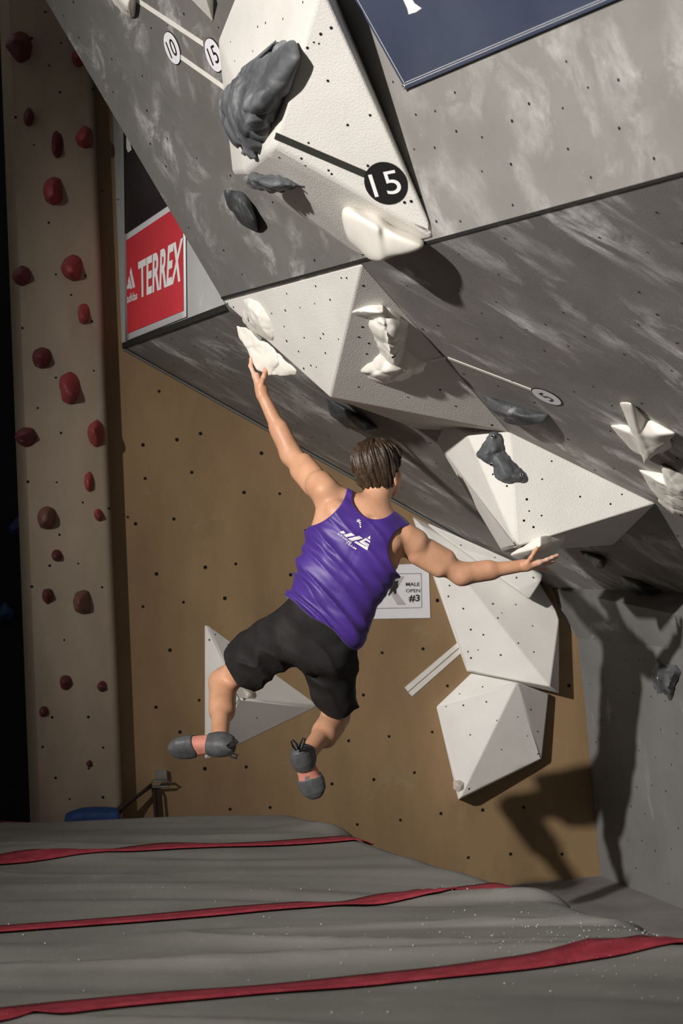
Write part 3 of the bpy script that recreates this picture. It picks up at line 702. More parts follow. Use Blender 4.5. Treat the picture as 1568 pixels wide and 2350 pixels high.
reds = [(45, 105, 62, 80, 'red2', 'large dark red lumpy'), (180, 134, 36, 44, 'red1', 'small red half-hidden'), (65, 268, 30, 48, 'red2', 'dim red oval'), (195, 315, 52, 56, 'red1', 'blunt red round-nosed'), (130, 330, 32, 70, 'red2', 'tall narrow dark red'), (122, 437, 54, 74, 'red1', 'big red wedge-shaped'), (167, 615, 54, 64, 'red1', 'red hollowed'), (50, 632, 52, 56, 'red2', 'dark red egg-shaped'), (193, 720, 30, 58, 'red1', 'slim red upright'), (97, 822, 50, 58, 'red2', 'dark red domed'), (160, 890, 54, 90, 'red1', 'tall bright red ear-shaped'), (222, 995, 52, 66, 'red1', 'chalky red ridged'), (60, 1003, 52, 54, 'red2', 'dark red ball-like'), (205, 1107, 26, 54, 'red1', 'thin red elongated'), (227, 1182, 26, 35, 'red1', 'small bright red button'), (108, 1190, 50, 64, 'red3', 'brownish red crescent'), (130, 1275, 28, 30, 'red2', 'tiny dark red'), (110, 1368, 30, 40, 'red2', 'small dark purple-red'), (190, 1382, 54, 70, 'red3', 'grooved brown-red'), (152, 1566, 36, 40, 'red2', 'dark red shaded'), (235, 1576, 26, 30, 'red2', 'small dark red knob'), (100, 1633, 22, 30, 'red2', 'very dim small'), (205, 1752, 16, 18, 'red2', 'tiny dim')]
rnd = random.Random(5)
for i, (x, y, w, h, mk, look) in enumerate(reds):
    ring = [(x + w / 2 * rnd.uniform(.8, 1.05) * math.cos(a), y + h / 2 * rnd.uniform(.82, 1.05) * math.sin(a)) for a in np.linspace(0, 6.28, 9)[:-1]]
    dep = .10 * w / 52
    top = [(x + rnd.uniform(-.24, .10) * w, y + rnd.uniform(-.2, .25) * h, dep * rnd.uniform(.7, 1.1)) for _ in range(4)] + [(x - w * .28, y - h * .1, dep * .8)]
    make_hold('column_hold', '%s hold on the tan column, %s from the top' % (look, ordn[i]) if 0 < i < 22 else '%s hold on the tan column, %s of all' % (look, ordn[i]),
              [lay(P_COL, ring, top)], M[mk], min(.007, w * .00015), res=.0075 if w > 24 else .004, noise=(.005 * w / 52, 16), group='resin holds up the tan column')
P_FAR = Plane(A(-3, 13, 0), A(.08, -1, 0))
for (x, y, lab) in [(40, 1208, 'dim blue hold in the dark hall left of the column'), (12, 1405, 'dim blue hold in the dark hall near the left edge')]:
    make_hold('climbing_hold', lab, [lay(P_FAR, [(x - 22, y), (x, y - 26), (x + 22, y - 5), (x + 14, y + 24), (x - 14, y + 22)], [(x, y, .1), (x - 8, y + 6, .1)])], M['bluehold'], .01, res=.01)
# ------------------------------------------------------------------ stickers, tapes, banners, sheet
M['ink'] = plain('black_vinyl', (.012, .012, .012), .5, .3)
M['paper'] = plain('white_vinyl', (.74, .73, .76), .5, .3, .03)
M['tape_w'] = plain('white_tape', (.72, .69, .64), .6, .3, .05)
M['tape_k'] = plain('black_tape', (.028, .028, .024), .6, .3, .1)
M['print_w'] = plain('white_print', (.80, .78, .78), .55, .3, .04)
def sticker(pl, px, py, r, txt, label, white=True, e1=None, size=.62, aspect=1.0, off=(0, 0), name='number_sticker'):
    c = pl.at(px, py); e1, e2 = frame_on(pl, e1)
    if e2[2] < 0: e2 = -e2
    ring = lambda rr, h: [c + (e1 * math.cos(t) + e2 * math.sin(t)) * rr + pl.n * h for t in np.linspace(0, 2 * math.pi, 41)[:-1]]
    V = ring(r, .0005) + ring(r, .0035); n = 40
    F = [tuple(range(n, 2 * n))] + [(i, (i + 1) % n, n + (i + 1) % n, n + i) for i in range(n)]
    if np.dot(np.cross(e1, e2), pl.n) < 0: F = [f[::-1] for f in F]
    o = link(name, mesh_py(name, V, F), M['ink'], label=label, cat='sticker')
    if white:
        W = ring(r * .955, .0042); F = [tuple(range(n))]
        if np.dot(np.cross(e1, e2), pl.n) < 0: F = [f[::-1] for f in F]
        link('sticker_face', mesh_py('sticker_face', W, F), M['paper'], parent=o)
    h = r * 2 * size * .82; w = h * aspect
    text_on('numeral', txt, c - e1 * (w / 2 - off[0] * r) - e2 * (h / 2 - off[1] * r), e1 * w, e2 * h, pl.n, M['ink'] if white else M['print_w'], o, .0055)
    return o
sticker(P_UP, 396.5, 110, .069, '10', 'round white sticker reading ten on the upper grey panel', True, SD, .62, 1.05)
sticker(P_UP, 492, 126, .069, '15', 'round white sticker reading fifteen, half behind the top volume', True, SD, .62, 1.05)
sticker(P_ROOF, 1255.5, 909, .066, '5', 'round white sticker reading five on the roof panel', True, -DV, .60, .60)
e15 = PV1R.at(935, 412) - PV1R.at(840, 430)
sticker(PV1R, 886, 420, float(np.linalg.norm(PV1R.at(935, 419) - PV1R.at(837, 421)) / 2), '15', 'round black sticker with white fifteen on the top volume', False, e15, .66, 1.25)
def tape(pl, p, q, w, mat, label, lift=.0028):
    a, b = pl.at(*p), pl.at(*q); s = nrm(np.cross(pl.n, b - a)) * w / 2
    V = [a - s, b - s, b + s, a + s]; V = [v + pl.n * .0004 for v in V] + [v + pl.n * lift for v in V]
    return link('tape_strip', mesh_py('tape_strip', V, [(4, 5, 6, 7), (0, 1, 5, 4), (1, 2, 6, 5), (2, 3, 7, 6), (3, 0, 4, 7)]), mat, label=label, cat='tape')
tape(P_UP, (288, -18), (468, 101), .022, M['tape_w'], 'white tape line running to the half-hidden fifteen sticker')
tape(P_UP, (412, 128), (520, 204), .022, M['tape_w'], 'white tape line from the ten sticker to the top volume')
tape(PV1R, (632, 311), (842, 401), .026, M['tape_k'], 'black tape line across the top volume to the black sticker')
tape(P_ROOF, (1029, 821), (1220, 894), .020, M['tape_w'], 'white tape line on the roof to the five sticker')
tape(PV2R, (984, 829), (1024, 820), .018, M['tape_w'], 'short white tape piece on the pyramid volume edge')
for q, lab in (([(929, 1578), (1054, 1472), (1058, 1482), (937, 1587)], 'upper of two parallel white tape strips on the brown wall'), ([(938, 1589), (1062, 1482), (1066, 1492), (946, 1598)], 'lower of two parallel white tape strips on the brown wall')):
    slab('tape_strip', [P_BACK.at(*p, .004) for p in q], P_BACK.n, .0035, M['tape_w'], label=lab, cat='tape')
def quadmap(pl, q, h):
    q = np.array(q, float)                                # px corners TL, TR, BR, BL -> unit square (u right, v up)
    def f(u, v):
        p = q[3] * (1 - u) * (1 - v) + q[2] * u * (1 - v) + q[1] * u * v + q[0] * (1 - u) * v
        return pl.at(p[0], p[1], h)
    return f
def text_quad(name, s, pl, q, h, mat, parent, bold=0.0):
    f = quadmap(pl, q, h); V, F = text_xy(s, bold)
    return link(name, mesh_py(name, [f(*v) for v in V], F), mat, parent=parent)
def polys(name, pl, pgs, h, mat, parent):
    V = []; F = []
    for pg in pgs:
        s = len(V); V += [pl.at(x, y, h) for x, y in pg]; F.append(tuple(range(s, s + len(pg))))
    me = mesh_py(name, V, F)
    for p in me.polygons:
        if np.dot(np.array(p.normal), pl.n) < 0: p.flip()
    return link(name, me, mat, parent=parent)
# navy banner
t = NT('navy_banner_vinyl'); v = t.coord()
c = t.ramp(t.noise(v, 2.5, 4), [(.3, (.040, .050, .085)), (.7, (.055, .068, .105))]); t.bump(t.noise(v, 6, 3), .25, .02); M['navy'] = t.done(c, .38, .45)
ban = slab('banner', [P_UP.at(930, 205, .012), P_UP.at(1700, -122, .012), P_UP.at(1700, -290, .012), P_UP.at(695, -215, .012)], P_UP.n, .006, M['navy'], ue1, ue2,
           label='navy blue banner with white stitching at the top right', cat='banner')
M['stitch'] = plain('pale_stitching', (.55, .56, .60), .6, .3)
L1 = lambda d: ((930 - 2.5 * 0 , 205 - d), (1700, -122 - d))
for d in (9, 15):
    polys('stitch_line', P_UP, [[(928 + d * .2, 205 - d), (1700, -122 - d), (1700, -123.6 - d), (928 + d * .2, 203.4 - d)]], .0135, M['stitch'], ban)
polys('stitch_line', P_UP, [[(928, 192), (700, -214), (701.5, -214), (929.5, 192)]], .0135, M['stitch'], ban)
polys('white_lettering', P_UP, [[(916, -40), (938, -40), (947, 0), (952, 8), (968, 19), (955, 28), (938, 33), (935, 20), (926, 0)]], .0135, M['print_w'], ban)
gr = P_UP.at(927, 199, .014)
tube('grommet', [gr + (ue1 * math.cos(a) + ue2 * math.sin(a)) * .007 for a in np.linspace(0, 6.28, 13)[:-1]], .003, M['steel'], ban, 6, True)
# red sponsor sign on the vertical side panel
t = NT('red_sign_vinyl'); v = t.coord(); c = t.ramp(t.noise(v, 3, 3), [(.3, (.52, .030, .045)), (.7, (.62, .045, .06))]); M['redsign'] = t.done(c, .4, .4)
def curved_sheet(name, pl, q, mat, n=14, bulge=.02, h=.01, th=.003, **kw):
    f = quadmap(pl, q, h); V = []; F = []
    for i in range(n):
        u = i / (n - 1)
        for j in range(3): V.append(f(u, j / 2) + pl.n * bulge * math.sin(math.pi * u) * (0.5 + .5 * (j == 1)))
    for i in range(n - 1):
        for j in range(2): F.append((i * 3 + j, i * 3 + j + 3, i * 3 + j + 4, i * 3 + j + 1))
    o = link(name, mesh_py(name, V, F, True), mat, **kw)
    md = o.modifiers.new('s', 'SOLIDIFY'); md.thickness = th; md.offset = -1
    return o
sg = curved_sheet('sponsor_sign', P_SIDE, [(286, 540), (424, 447), (427, 727), (288, 783)], M['paper'], bulge=0, label='red and white sign reading TERREX on the side panel', cat='sign')
polys('red_field', P_SIDE, [[(289, 552), (419, 465), (421, 713), (292, 766)]], .013, M['redsign'], sg)
text_quad('lettering', 'TERREX', P_SIDE, [(317, 602), (421, 545), (414, 645), (319, 685)], .0145, M['print_w'], sg, .028)
S5 = lambda pts: [(260 + x / 4.353, 280 + y / 4.353) for x, y in pts]
polys('logo_bars', P_SIDE, [S5([(135, 1650), (152, 1600), (168, 1655), (142, 1672)]), S5([(146, 1590), (160, 1535), (190, 1660), (170, 1672)]), S5([(164, 1500), (178, 1450), (218, 1648), (196, 1660)])], .0145, M['print_w'], sg)
text_quad('logo_lettering', 'adidas', P_SIDE, [S5([(138, 1722)])[0], S5([(240, 1690)])[0], S5([(240, 1768)])[0], S5([(138, 1812)])[0]], .0145, M['print_w'], sg, .02)
t = NT('black_banner_vinyl'); v = t.coord(); c = t.ramp(t.noise(v, 3, 3), [(.3, (.022, .020, .023)), (.7, (.035, .032, .036))]); t.bump(t.noise(v, 7, 2), .3, .02); M['blackban'] = t.done(c, .35, .45)
bb = curved_sheet('banner', P_SIDE, [(281, 130), (424, 10), (424, 446), (286, 537)], M['blackban'], bulge=.0, h=.008, label='black banner hanging above the red sign', cat='banner')
polys('white_lettering', P_SIDE, [[(290, 310), (297, 310), (300, 334), (302, 344), (294, 350), (290, 340)]], .0115, M['print_w'], bb)
# competition sheet
sheet = slab('notice_sheet', [P_BACK.at(*p, .005) for p in ((809, 1300), (984, 1293), (988, 1418), (811, 1421))], P_BACK.n, .003, M['paper'], label='white notice sheet reading MALE OPEN #3 on the brown wall', cat='notice')
S7 = lambda pts: [(860 + x / 10.45, 1280 + y / 10.45) for x, y in pts]
M['gline'] = plain('grey_print', (.33, .32, .31), .6, .2); M['gpale'] = plain('pale_grey_print', (.46, .42, .43), .6, .2); M['gdark'] = plain('charcoal_print', (.03, .032, .028), .6, .2)
fr = [(831, 1318), (967, 1316), (968, 1394.5), (833, 1397)]
ln = []
for i in range(4):
    (x0, y0), (x1, y1) = fr[i], fr[(i + 1) % 4]; w = 1.0
    ln.append([(x0 - w, y0 - w), (x1 + w, y1 - w), (x1 + w, y1 + w), (x0 - w, y0 + w)] if i % 2 == 0 else [(x0 - w, y0), (x0 + w, y0), (x1 + w, y1), (x1 - w, y1)])
polys('border_line', P_BACK, ln, .006, M['gline'], sheet)
polys('chevron_print', P_BACK, [S7([(720, 445), (540, 445), (330, 800), (500, 800)]), S7([(500, 790), (340, 790), (545, 1130), (760, 1130)]), S7([(-60, 445), (120, 445), (330, 800), (160, 800)]), S7([(330, 790), (170, 790), (-80, 1130), (120, 1130)])], .006, M['gpale'], sheet)
polys('emblem_print', P_BACK, [S7([(480, 545), (520, 560), (575, 535), (560, 610), (570, 690), (520, 760), (525, 850), (470, 880), (450, 800), (400, 850), (340, 920), (320, 880), (380, 780), (370, 680), (430, 620)]), S7([(200, 600), (300, 560), (330, 700), (280, 880), (180, 860), (150, 720)])], .0068, M['gdark'], sheet)
text_quad('lettering', 'MALE', P_BACK, S7([(750, 592), (1080, 592), (1080, 678), (750, 678)]), .0068, M['gdark'], sheet, .02)
text_quad('lettering', 'OPEN', P_BACK, S7([(750, 748), (1088, 748), (1088, 830), (750, 830)]), .0068, M['gdark'], sheet, .01)
text_quad('lettering', '#3', P_BACK, S7([(820, 882), (1085, 882), (1085, 1062), (820, 1062)]), .0068, M['gdark'], sheet, .03)
# wall anchor with ring and slings, and a blue bag behind the mat
an = empty('wall_anchor', P_BACK.at(372, 1790), 'steel wall anchor with a locking ring and dark slings low on the brown wall', 'anchor')
q = [P_BACK.at(*p, .03) for p in ((358, 1768), (382, 1768), (384, 1790), (358, 1790))]
slab('anchor_plate', q, P_BACK.n, .028, M['steel'], parent=an)
M['darksteel'] = plain('dark_steel', (.10, .095, .09), .4, .5); M['sling'] = plain('dark_webbing', (.035, .022, .020), .8, .2)
rc = [(345, 1800), (352, 1792), (385, 1792), (393, 1799), (388, 1805), (350, 1806)]
tube('locking_ring', [P_BACK.at(x, y, .05 + .01 * (i % 2)) for i, (x, y) in enumerate(rc)], .007, M['darksteel'], an, 8, True)
tube('sling', [P_BACK.at(347, 1803, .05), P_BACK.at(325, 1820, .08), P_BACK.at(300, 1838, .10), P_BACK.at(280, 1852, .12), P_BACK.at(262, 1872, .14)], [.012, .010, .012, .017, .02], M['sling'], an)
tube('sling', [P_BACK.at(352, 1806, .04), P_BACK.at(355, 1830, .03), P_BACK.at(358, 1870, .03), P_BACK.at(360, 1900, .03)], .011, M['sling'], an)
tube('sling', [P_BACK.at(358, 1808, .04), P_BACK.at(369, 1825, .03), P_BACK.at(373, 1870, .03), P_BACK.at(374, 1900, .03)], .006, M['sling'], an)
M['bluebag'] = plain('blue_nylon', (.012, .045, .16), .6, .3, .2, 20, .3, 60, .01)
bc = [(150, 1866), (188, 1851), (230, 1848), (274, 1849), (278, 1870), (155, 1880)]
bpts = [at_y(x, y, 9.17) for x, y in bc] + [at_y(x, y, 9.17 - .09) + A(0, 0, -.03) for x, y in bc]
bpts += [A(p[0], p[1], FLOOR + .004) for p in bpts]
make_hold('blue_bag', 'blue fabric bag lying behind the mat at the column foot', [bpts], M['bluebag'], .012, res=.012, noise=(.006, 9), cat='bag')
# ------------------------------------------------------------------ the climber
J = dict(pel=at_y(714, 1464, 7.47), neck=at_y(861, 1176, 7.53), shL=at_y(750, 1138, 7.53), shR=at_y(921, 1238, 7.53),
         elL=at_y(669, 1044, 7.71), wrL=at_y(602, 906, 7.745), elR=at_y(1060, 1318, 7.60), wrR=at_y(1203, 1298, 7.63),
         hipL=at_y(676, 1444, 7.47), hipR=at_y(758, 1488, 7.47), knL=at_y(511, 1567, 7.70), anL=at_y(504, 1706, 7.37),
         knR=at_y(772, 1642, 7.74), anR=at_y(704, 1732, 7.40), head=at_y(871, 1084, 7.60))
TL = np.linalg.norm(J['neck'] - J['pel']); TV = (J['neck'] - J['pel']) / TL
TU = J['shR'] - J['shL']; TU = nrm(TU - TV * np.dot(TU, TV)); TW = np.cross(TU, TV)
if np.dot(TW, A(0, -1, 0)) < 0: TW = -TW               # TW points out of the back, towards the camera
tv_ = np.array([-.30, -.16, 0, .18, .35, .55, .72, .86, .96, 1.06])
ta_ = np.array([.10, .150, .165, .152, .146, .162, .180, .160, .10, .062])
tb_ = np.array([.07, .112, .118, .104, .100, .108, .112, .100, .080, .062])
def uvw(P): Q = P - J['pel']; return Q @ TU, Q @ TV / TL, Q @ TW
def torso(P, off=0.0, flare=0.0):
    u, v, w = uvw(P); a = np.interp(v, tv_, ta_); b = np.interp(v, tv_, tb_)
    o = off + flare * np.clip(1 - v / .8, 0, 1.2); a = a + o; b = b + o
    sp_ = .012 * np.exp(-(u / .018) ** 2) * ((w > 0) & (v < .95))            # spine groove
    k = (np.abs(u / a) ** 2.3 + np.abs(w / b) ** 2.3) ** (1 / 2.3)
    d = (k - 1) * np.minimum(a, b) * .95 + (0 if off else sp_)
    d = smax(d, (v - 1.02) * TL, .03)
    return smax(d, (-.2 - v) * TL, .05)
up_ = lambda a, b, t: a + (b - a) * t
scap = [(J['shL'] * .55 + (J['pel'] + TV * TL * .74) * .45 + TW * .065, -.35), (J['shR'] * .55 + (J['pel'] + TV * TL * .74) * .45 + TW * .065, .35)]
def core(P):
    d = torso(P)
    for s, sh in ((-1, J['shL']), (1, J['shR'])):
        d = smin(d, capsule(P, J['neck'] + TU * s * .03 - TV * .005, sh + TV * .012 - TU * s * .01, .052, .050), .05)
        d = smin(d, capsule(P, J['pel'] + TV * TL * .45 + TU * s * .115 + TW * .02, sh - TU * s * .035 - TV * .035, .05, .055), .05)   # lat
    for c, s in scap: d = smin(d, ellipsoid(P, c, [nrm(TU + s * TV), np.cross(TW, nrm(TU + s * TV)), TW], (.075, .05, .038)), .03)
    hb = J['head'] + A(.0, -.012, -.05)
    d = smin(d, capsule(P, J['neck'] - TV * .03, hb, .066, .057), .035)
    return d
# head frame
HF = nrm(A(.56, .80, .12)); HU = nrm(A(-.02, .10, 1.0)); HU = nrm(HU - HF * np.dot(HU, HF)); HR = np.cross(HF, HU)
HM = np.array([HR, HF, HU]); HC = J['head']
hp = lambda r, f, u: HC + HR * r + HF * f + HU * u
def head(P):
    d = ellipsoid(P, hp(0, -.012, .012), HM, (.074, .094, .100))
    d = smin(d, ellipsoid(P, hp(0, .048, -.055), HM, (.052, .050, .062)), .04)       # jaw and face
    d = smin(d, ellipsoid(P, hp(0, .070, .030), HM, (.050, .024, .030)), .03)        # brow
    for s in (-1, 1):
        d = smin(d, ellipsoid(P, hp(s * .045, .060, -.025), HM, (.022, .024, .020)), .02)   # cheekbones
        d = smax(d, -ellipsoid(P, hp(s * .031, .103, .006), HM, (.017, .016, .011)), .008)  # eye sockets
        ear = ellipsoid(P, hp(s * .077, -.004, -.040), [nrm(HR + HF * s * .35), nrm(HF - HR * s * .35), nrm(HU)], (.010, .019, .031))
        ear = smax(ear, -ellipsoid(P, hp(s * .088, .002, -.038), HM, (.008, .009, .018)), .004)
        d = smin(d, ear, .006)
    d = smin(d, capsule(P, hp(0, .090, .010), hp(0, .116, -.024), .008, .012), .010)        # nose
    d = smin(d, ellipsoid(P, hp(0, .092, -.054), HM, (.022, .010, .007)), .008)             # lips
    d = smax(d, -ellipsoid(P, hp(0, .104, -.055), HM, (.020, .008, .0016)), .002)
    d = smin(d, ellipsoid(P, hp(0, .080, -.092), HM, (.018, .016, .014)), .02)              # chin
    return d
def limb(P, a, b, ra, rb, bulges=(), k=.03):
    d = capsule(P, a, b, ra, rb)
    for t, off, r, ln in bulges:
        c = up_(a, b, t) + off; ax = nrm(b - a) * ln
        d = smin(d, capsule(P, c - ax, c + ax, r * .8, r * .8), k)
    return d
perp = lambda a, b, h: nrm(h - nrm(b - a) * np.dot(h, nrm(b - a)))
BACK = A(0, -1, 0)
# fingers: list of joint chains
FING = []
kn = lambda x, y, Y: at_y(x, y, Y)
for i, (dy, l) in enumerate([(-.030, 1.0), (-.010, 1.06), (.012, 1.0), (.032, .85)]):
    b = kn(584 + i * 1.0, 862, 7.785 + dy)
    FING.append([b, kn(575 + i, 862 - 22 * l, 7.795 + dy), kn(577 + i, 862 - 38 * l, 7.802 + dy), kn(588 + i, 862 - 47 * l, 7.807 + dy)])
FING.append([kn(598, 888, 7.735), kn(605, 866, 7.718), kn(609, 852, 7.714), kn(612, 841, 7.714)])
FR = [([kn(1240, 1290, 7.60), kn(1256, 1284, 7.605), kn(1268, 1279, 7.612), kn(1280, 1274, 7.62)], .0088),
      ([kn(1240, 1291, 7.622), kn(1258, 1287, 7.63), kn(1270, 1282, 7.64), kn(1279, 1278, 7.65)], .0090),
      ([kn(1237, 1295, 7.645), kn(1252, 1294, 7.66), kn(1262, 1292, 7.67), kn(1270, 1290, 7.68)], .0085),
      ([kn(1231, 1302, 7.665), kn(1242, 1305, 7.68), kn(1249, 1307, 7.69), kn(1256, 1308, 7.70)], .0075),
      ([kn(1208, 1294, 7.60), kn(1219, 1280, 7.585), kn(1226, 1268, 7.58), kn(1233, 1258, 7.58)], .0098)]
def chain(P, c, r0, r1):
    d = None; n = len(c) - 1
    for i in range(n):
        q = capsule(P, c[i], c[i + 1], r0 + (r1 - r0) * i / n, r0 + (r1 - r0) * (i + 1) / n)
        d = q if d is None else smin(d, q, .004)
    for i in range(1, n): d = smin(d, np.linalg.norm(P - c[i], axis=1) - (r0 + (r1 - r0) * i / n) * 1.07, .004)
    return d
palmL = [kn(600, 893, 7.75), kn(588, 864, 7.758), kn(588, 864, 7.812), kn(596, 878, 7.785)]
palmR = [kn(1212, 1297, 7.615), kn(1238, 1291, 7.602), kn(1233, 1299, 7.662), kn(1214, 1300, 7.640)]
def hands(P):
    d = smin(capsule(P, palmL[0], palmL[1], .024, .015), capsule(P, palmL[0], palmL[2], .022, .014), .02)
    d = smin(d, capsule(P, palmL[3], palmL[1], .016, .014), .015)
    d = smin(d, capsule(P, palmL[0], FING[4][0], .018, .013), .015)
    r = smin(capsule(P, palmR[0], palmR[1], .020, .0135), capsule(P, palmR[3], palmR[2], .019, .012), .02)
    r = smin(r, capsule(P, palmR[0], FR[4][0][0], .017, .014), .012)
    d = np.minimum(d, r)
    for i, c in enumerate(FING): d = smin(d, chain(P, c, .0098 if i < 4 else .0118, .0078 if i < 4 else .0092), .007)
    for c, r_ in FR: d = smin(d, chain(P, c, r_, r_ * .8), .007)
    return d
aL, aR = perp(J['shL'], J['elL'], A(.3, -.4, .8)), perp(J['shR'], J['elR'], A(.35, -.1, .9))
def body(P):
    d = smin(near(P, (J['pel'], J['head']), .42, core), near(P, HC, .24, head), .018)
    # arms: deltoid, biceps, triceps, then a forearm with its belly near the elbow
    for (sh, el, wr, up, s) in ((J['shL'], J['elL'], J['wrL'], aL, -1), (J['shR'], J['elR'], J['wrR'], aR, 1)):
        bk = perp(sh, el, BACK)
        arm = near(P, (sh, el), .22, lambda P: limb(P, sh, el, .057, .045, [(.08, up * .016 + TU * s * .010 + bk * .006, .076, .022), (.55, up * .024, .052, .042), (.48, -up * .026 + bk * .014, .050, .055)], .017))
        fd = perp(el, wr, up)
        arm = smin(arm, near(P, (el, wr), .22, lambda P: limb(P, el, wr, .041, .025, [(.26, fd * .008, .046, .045), (.30, -fd * .010 - bk * .008, .040, .05), (.0, -fd * .010, .032, .006)], .020)), .026)
        d = smin(d, arm, .022)
    d = smin(d, smin(capsule(P, J['wrL'], palmL[0], .0245, .023), capsule(P, J['wrR'], palmR[0], .0235, .021), .01), .012)
    d = smin(d, near(P, (palmL[0], FING[1][3]), .16, hands), .012); d = smin(d, near(P, (palmR[0], FR[0][0][3]), .16, hands), .012)
    # legs
    for (hp_, kne, an) in ((J['hipL'], J['knL'], J['anL']), (J['hipR'], J['knR'], J['anR'])):
        bk = perp(kne, an, BACK + A(0, 0, -.6)); fr = -perp(hp_, kne, BACK + A(0, 0, -.4))
        leg = near(P, (hp_, kne), .24, lambda P: limb(P, hp_, kne, .088, .054, [(.45, fr * .02, .078, .07), (.5, -fr * .02, .07, .08), (1.0, fr * .008, .052, .008)], .04))
        cv = perp(kne, an, A(0, -.45, -.9))
        sh_ = near(P, (kne, an), .22, lambda P: limb(P, kne, an, .050, .034, [(.30, cv * .020, .062, .055), (.28, -cv * .008, .048, .05), (.34, perp(kne, an, A(1, 0, 0)) * .014, .046, .05)], .03))
        d = smin(d, smin(leg, sh_, .03), .03)
        for s in (-1, 1): d = smin(d, np.linalg.norm(P - an - perp(kne, an, A(1, 0, .2)) * s * .026, axis=1) - .016, .015)
    return d
ft = [J['anL'], J['anR']]
t = NT('skin'); v = t.coord()
c = t.ramp(t.noise(v, 9, 4, .6), [(.3, (.54, .275, .160)), (.7, (.66, .365, .225))])
c = t.mix(t.ramp(t.noise(v, 60, 3, .6), [(.55, 0.0), (.75, .25)]), c, (.50, .22, .15))
at_ = t.n('Attribute', attribute_name='chalked'); c = t.mix(at_.outputs['Fac'], c, (.80, .60, .54))
t.bump(t.noise(v, 220, 3), .12, .002)
t.b.inputs['Subsurface Weight'].default_value = .12; t.b.inputs['Subsurface Radius'].default_value = (.012, .005, .003); t.b.inputs['Subsurface Scale'].default_value = 1.0
M['skin'] = t.done(c, .48, .4)
allJ = np.array(list(J.values())); lo, hi = allJ.min(0) - .19, allJ.max(0) + .19
V, F = sdf_mesh(body, lo, hi, .0042, 8)
person = link('person', mesh_np('person', V, F), M['skin'], label='climber in purple tank top and black shorts hanging by both arms, back turned', cat='person')
hc = np.minimum(np.linalg.norm(V - kn(585, 850, 7.78), axis=1), np.linalg.norm(V - kn(1255, 1286, 7.63), axis=1))
hc = np.clip((.085 - hc) / .07, 0, 1) * (.55 + .25 * vnoise(V, 60, 2))
atr = person.data.attributes.new('chalked', 'FLOAT', 'POINT'); atr.data.foreach_set('value', np.clip(hc, 0, 1).astype(np.float32))
M['eye'] = plain('eye_white', (.75, .73, .70), .2, .5, .02); M['iris'] = plain('brown_iris', (.05, .03, .02), .2, .5)
for s in (-1, 1):
    bm = bmesh.new(); bmesh.ops.create_uvsphere(bm, u_segments=16, v_segments=10, radius=.0115); bm.transform(Matrix.Translation(Vector(hp(s * .031, .078, .006))))
    me = bpy.data.meshes.new('eye'); bm.to_mesh(me); bm.free(); eo = link('eye', me, M['eye'], parent=person)
    bm = bmesh.new(); bmesh.ops.create_uvsphere(bm, u_segments=12, v_segments=8, radius=.0055); bm.transform(Matrix.Translation(Vector(hp(s * .031, .0855, .006))))
    me = bpy.data.meshes.new('iris'); bm.to_mesh(me); bm.free(); link('iris', me, M['iris'], parent=eo)
# hair
def hair(P):
    Q = (P - HC) @ HM.T; r, f, u = Q[:, 0], Q[:, 1], Q[:, 2]
    th = .014 + .022 * np.clip((u - .0) / .10, 0, 1) + .010 * np.clip((f - .02) / .06, 0, 1) * (u > .04)
    d = ellipsoid(P, hp(0, -.012, .012), HM, (.074, .094, .100)) - th
    ang = np.arctan2(r, -f)
    S = np.stack([ang * 5.5 + u * 6, (np.hypot(r, f)) * 14, u * 5.5 + ang * 1.2], 1)
    d = d + .0085 * vnoise(S, 1.9, 8) + .0045 * vnoise(S * A(3.0, 2.2, 1.6), 1.5, 9)
    low = -.116 + .012 * vnoise(np.stack([ang * 4, f * 0, f * 0], 1), 2.0, 3)
    side = np.clip((f + .022) / .04, 0, 1)                     # rises towards the ear, then ends at the temple
    bound = low + side * .108
    d = smax(d, bound - u, .006)
    for s in (-1, 1): d = smax(d, -ellipsoid(P, hp(s * .090, .004, -.044), HM, (.036, .026, .040)), .006)
    d = smax(d, f - np.interp(u, [-.03, .03, .06, .13], [.018, .050, .082, .110]), .008)
    return d
V, F = sdf_mesh(hair, HC - .16, HC + .17, .0026, 12)
t = NT('brown_hair'); v = t.coord('Object', (1, 1, .28))
c = t.ramp(t.noise(v, 95, 5, .65), [(.32, (.022, .013, .008)), (.55, (.055, .032, .018)), (.78, (.15, .092, .05))])
t.bump(t.noise(v, 170, 4, .7), .6, .004); M['hair'] = t.done(c, .38, .5)
link('hair', mesh_np('hair', V, F), M['hair'], parent=person, label='short brown swept-back hair')
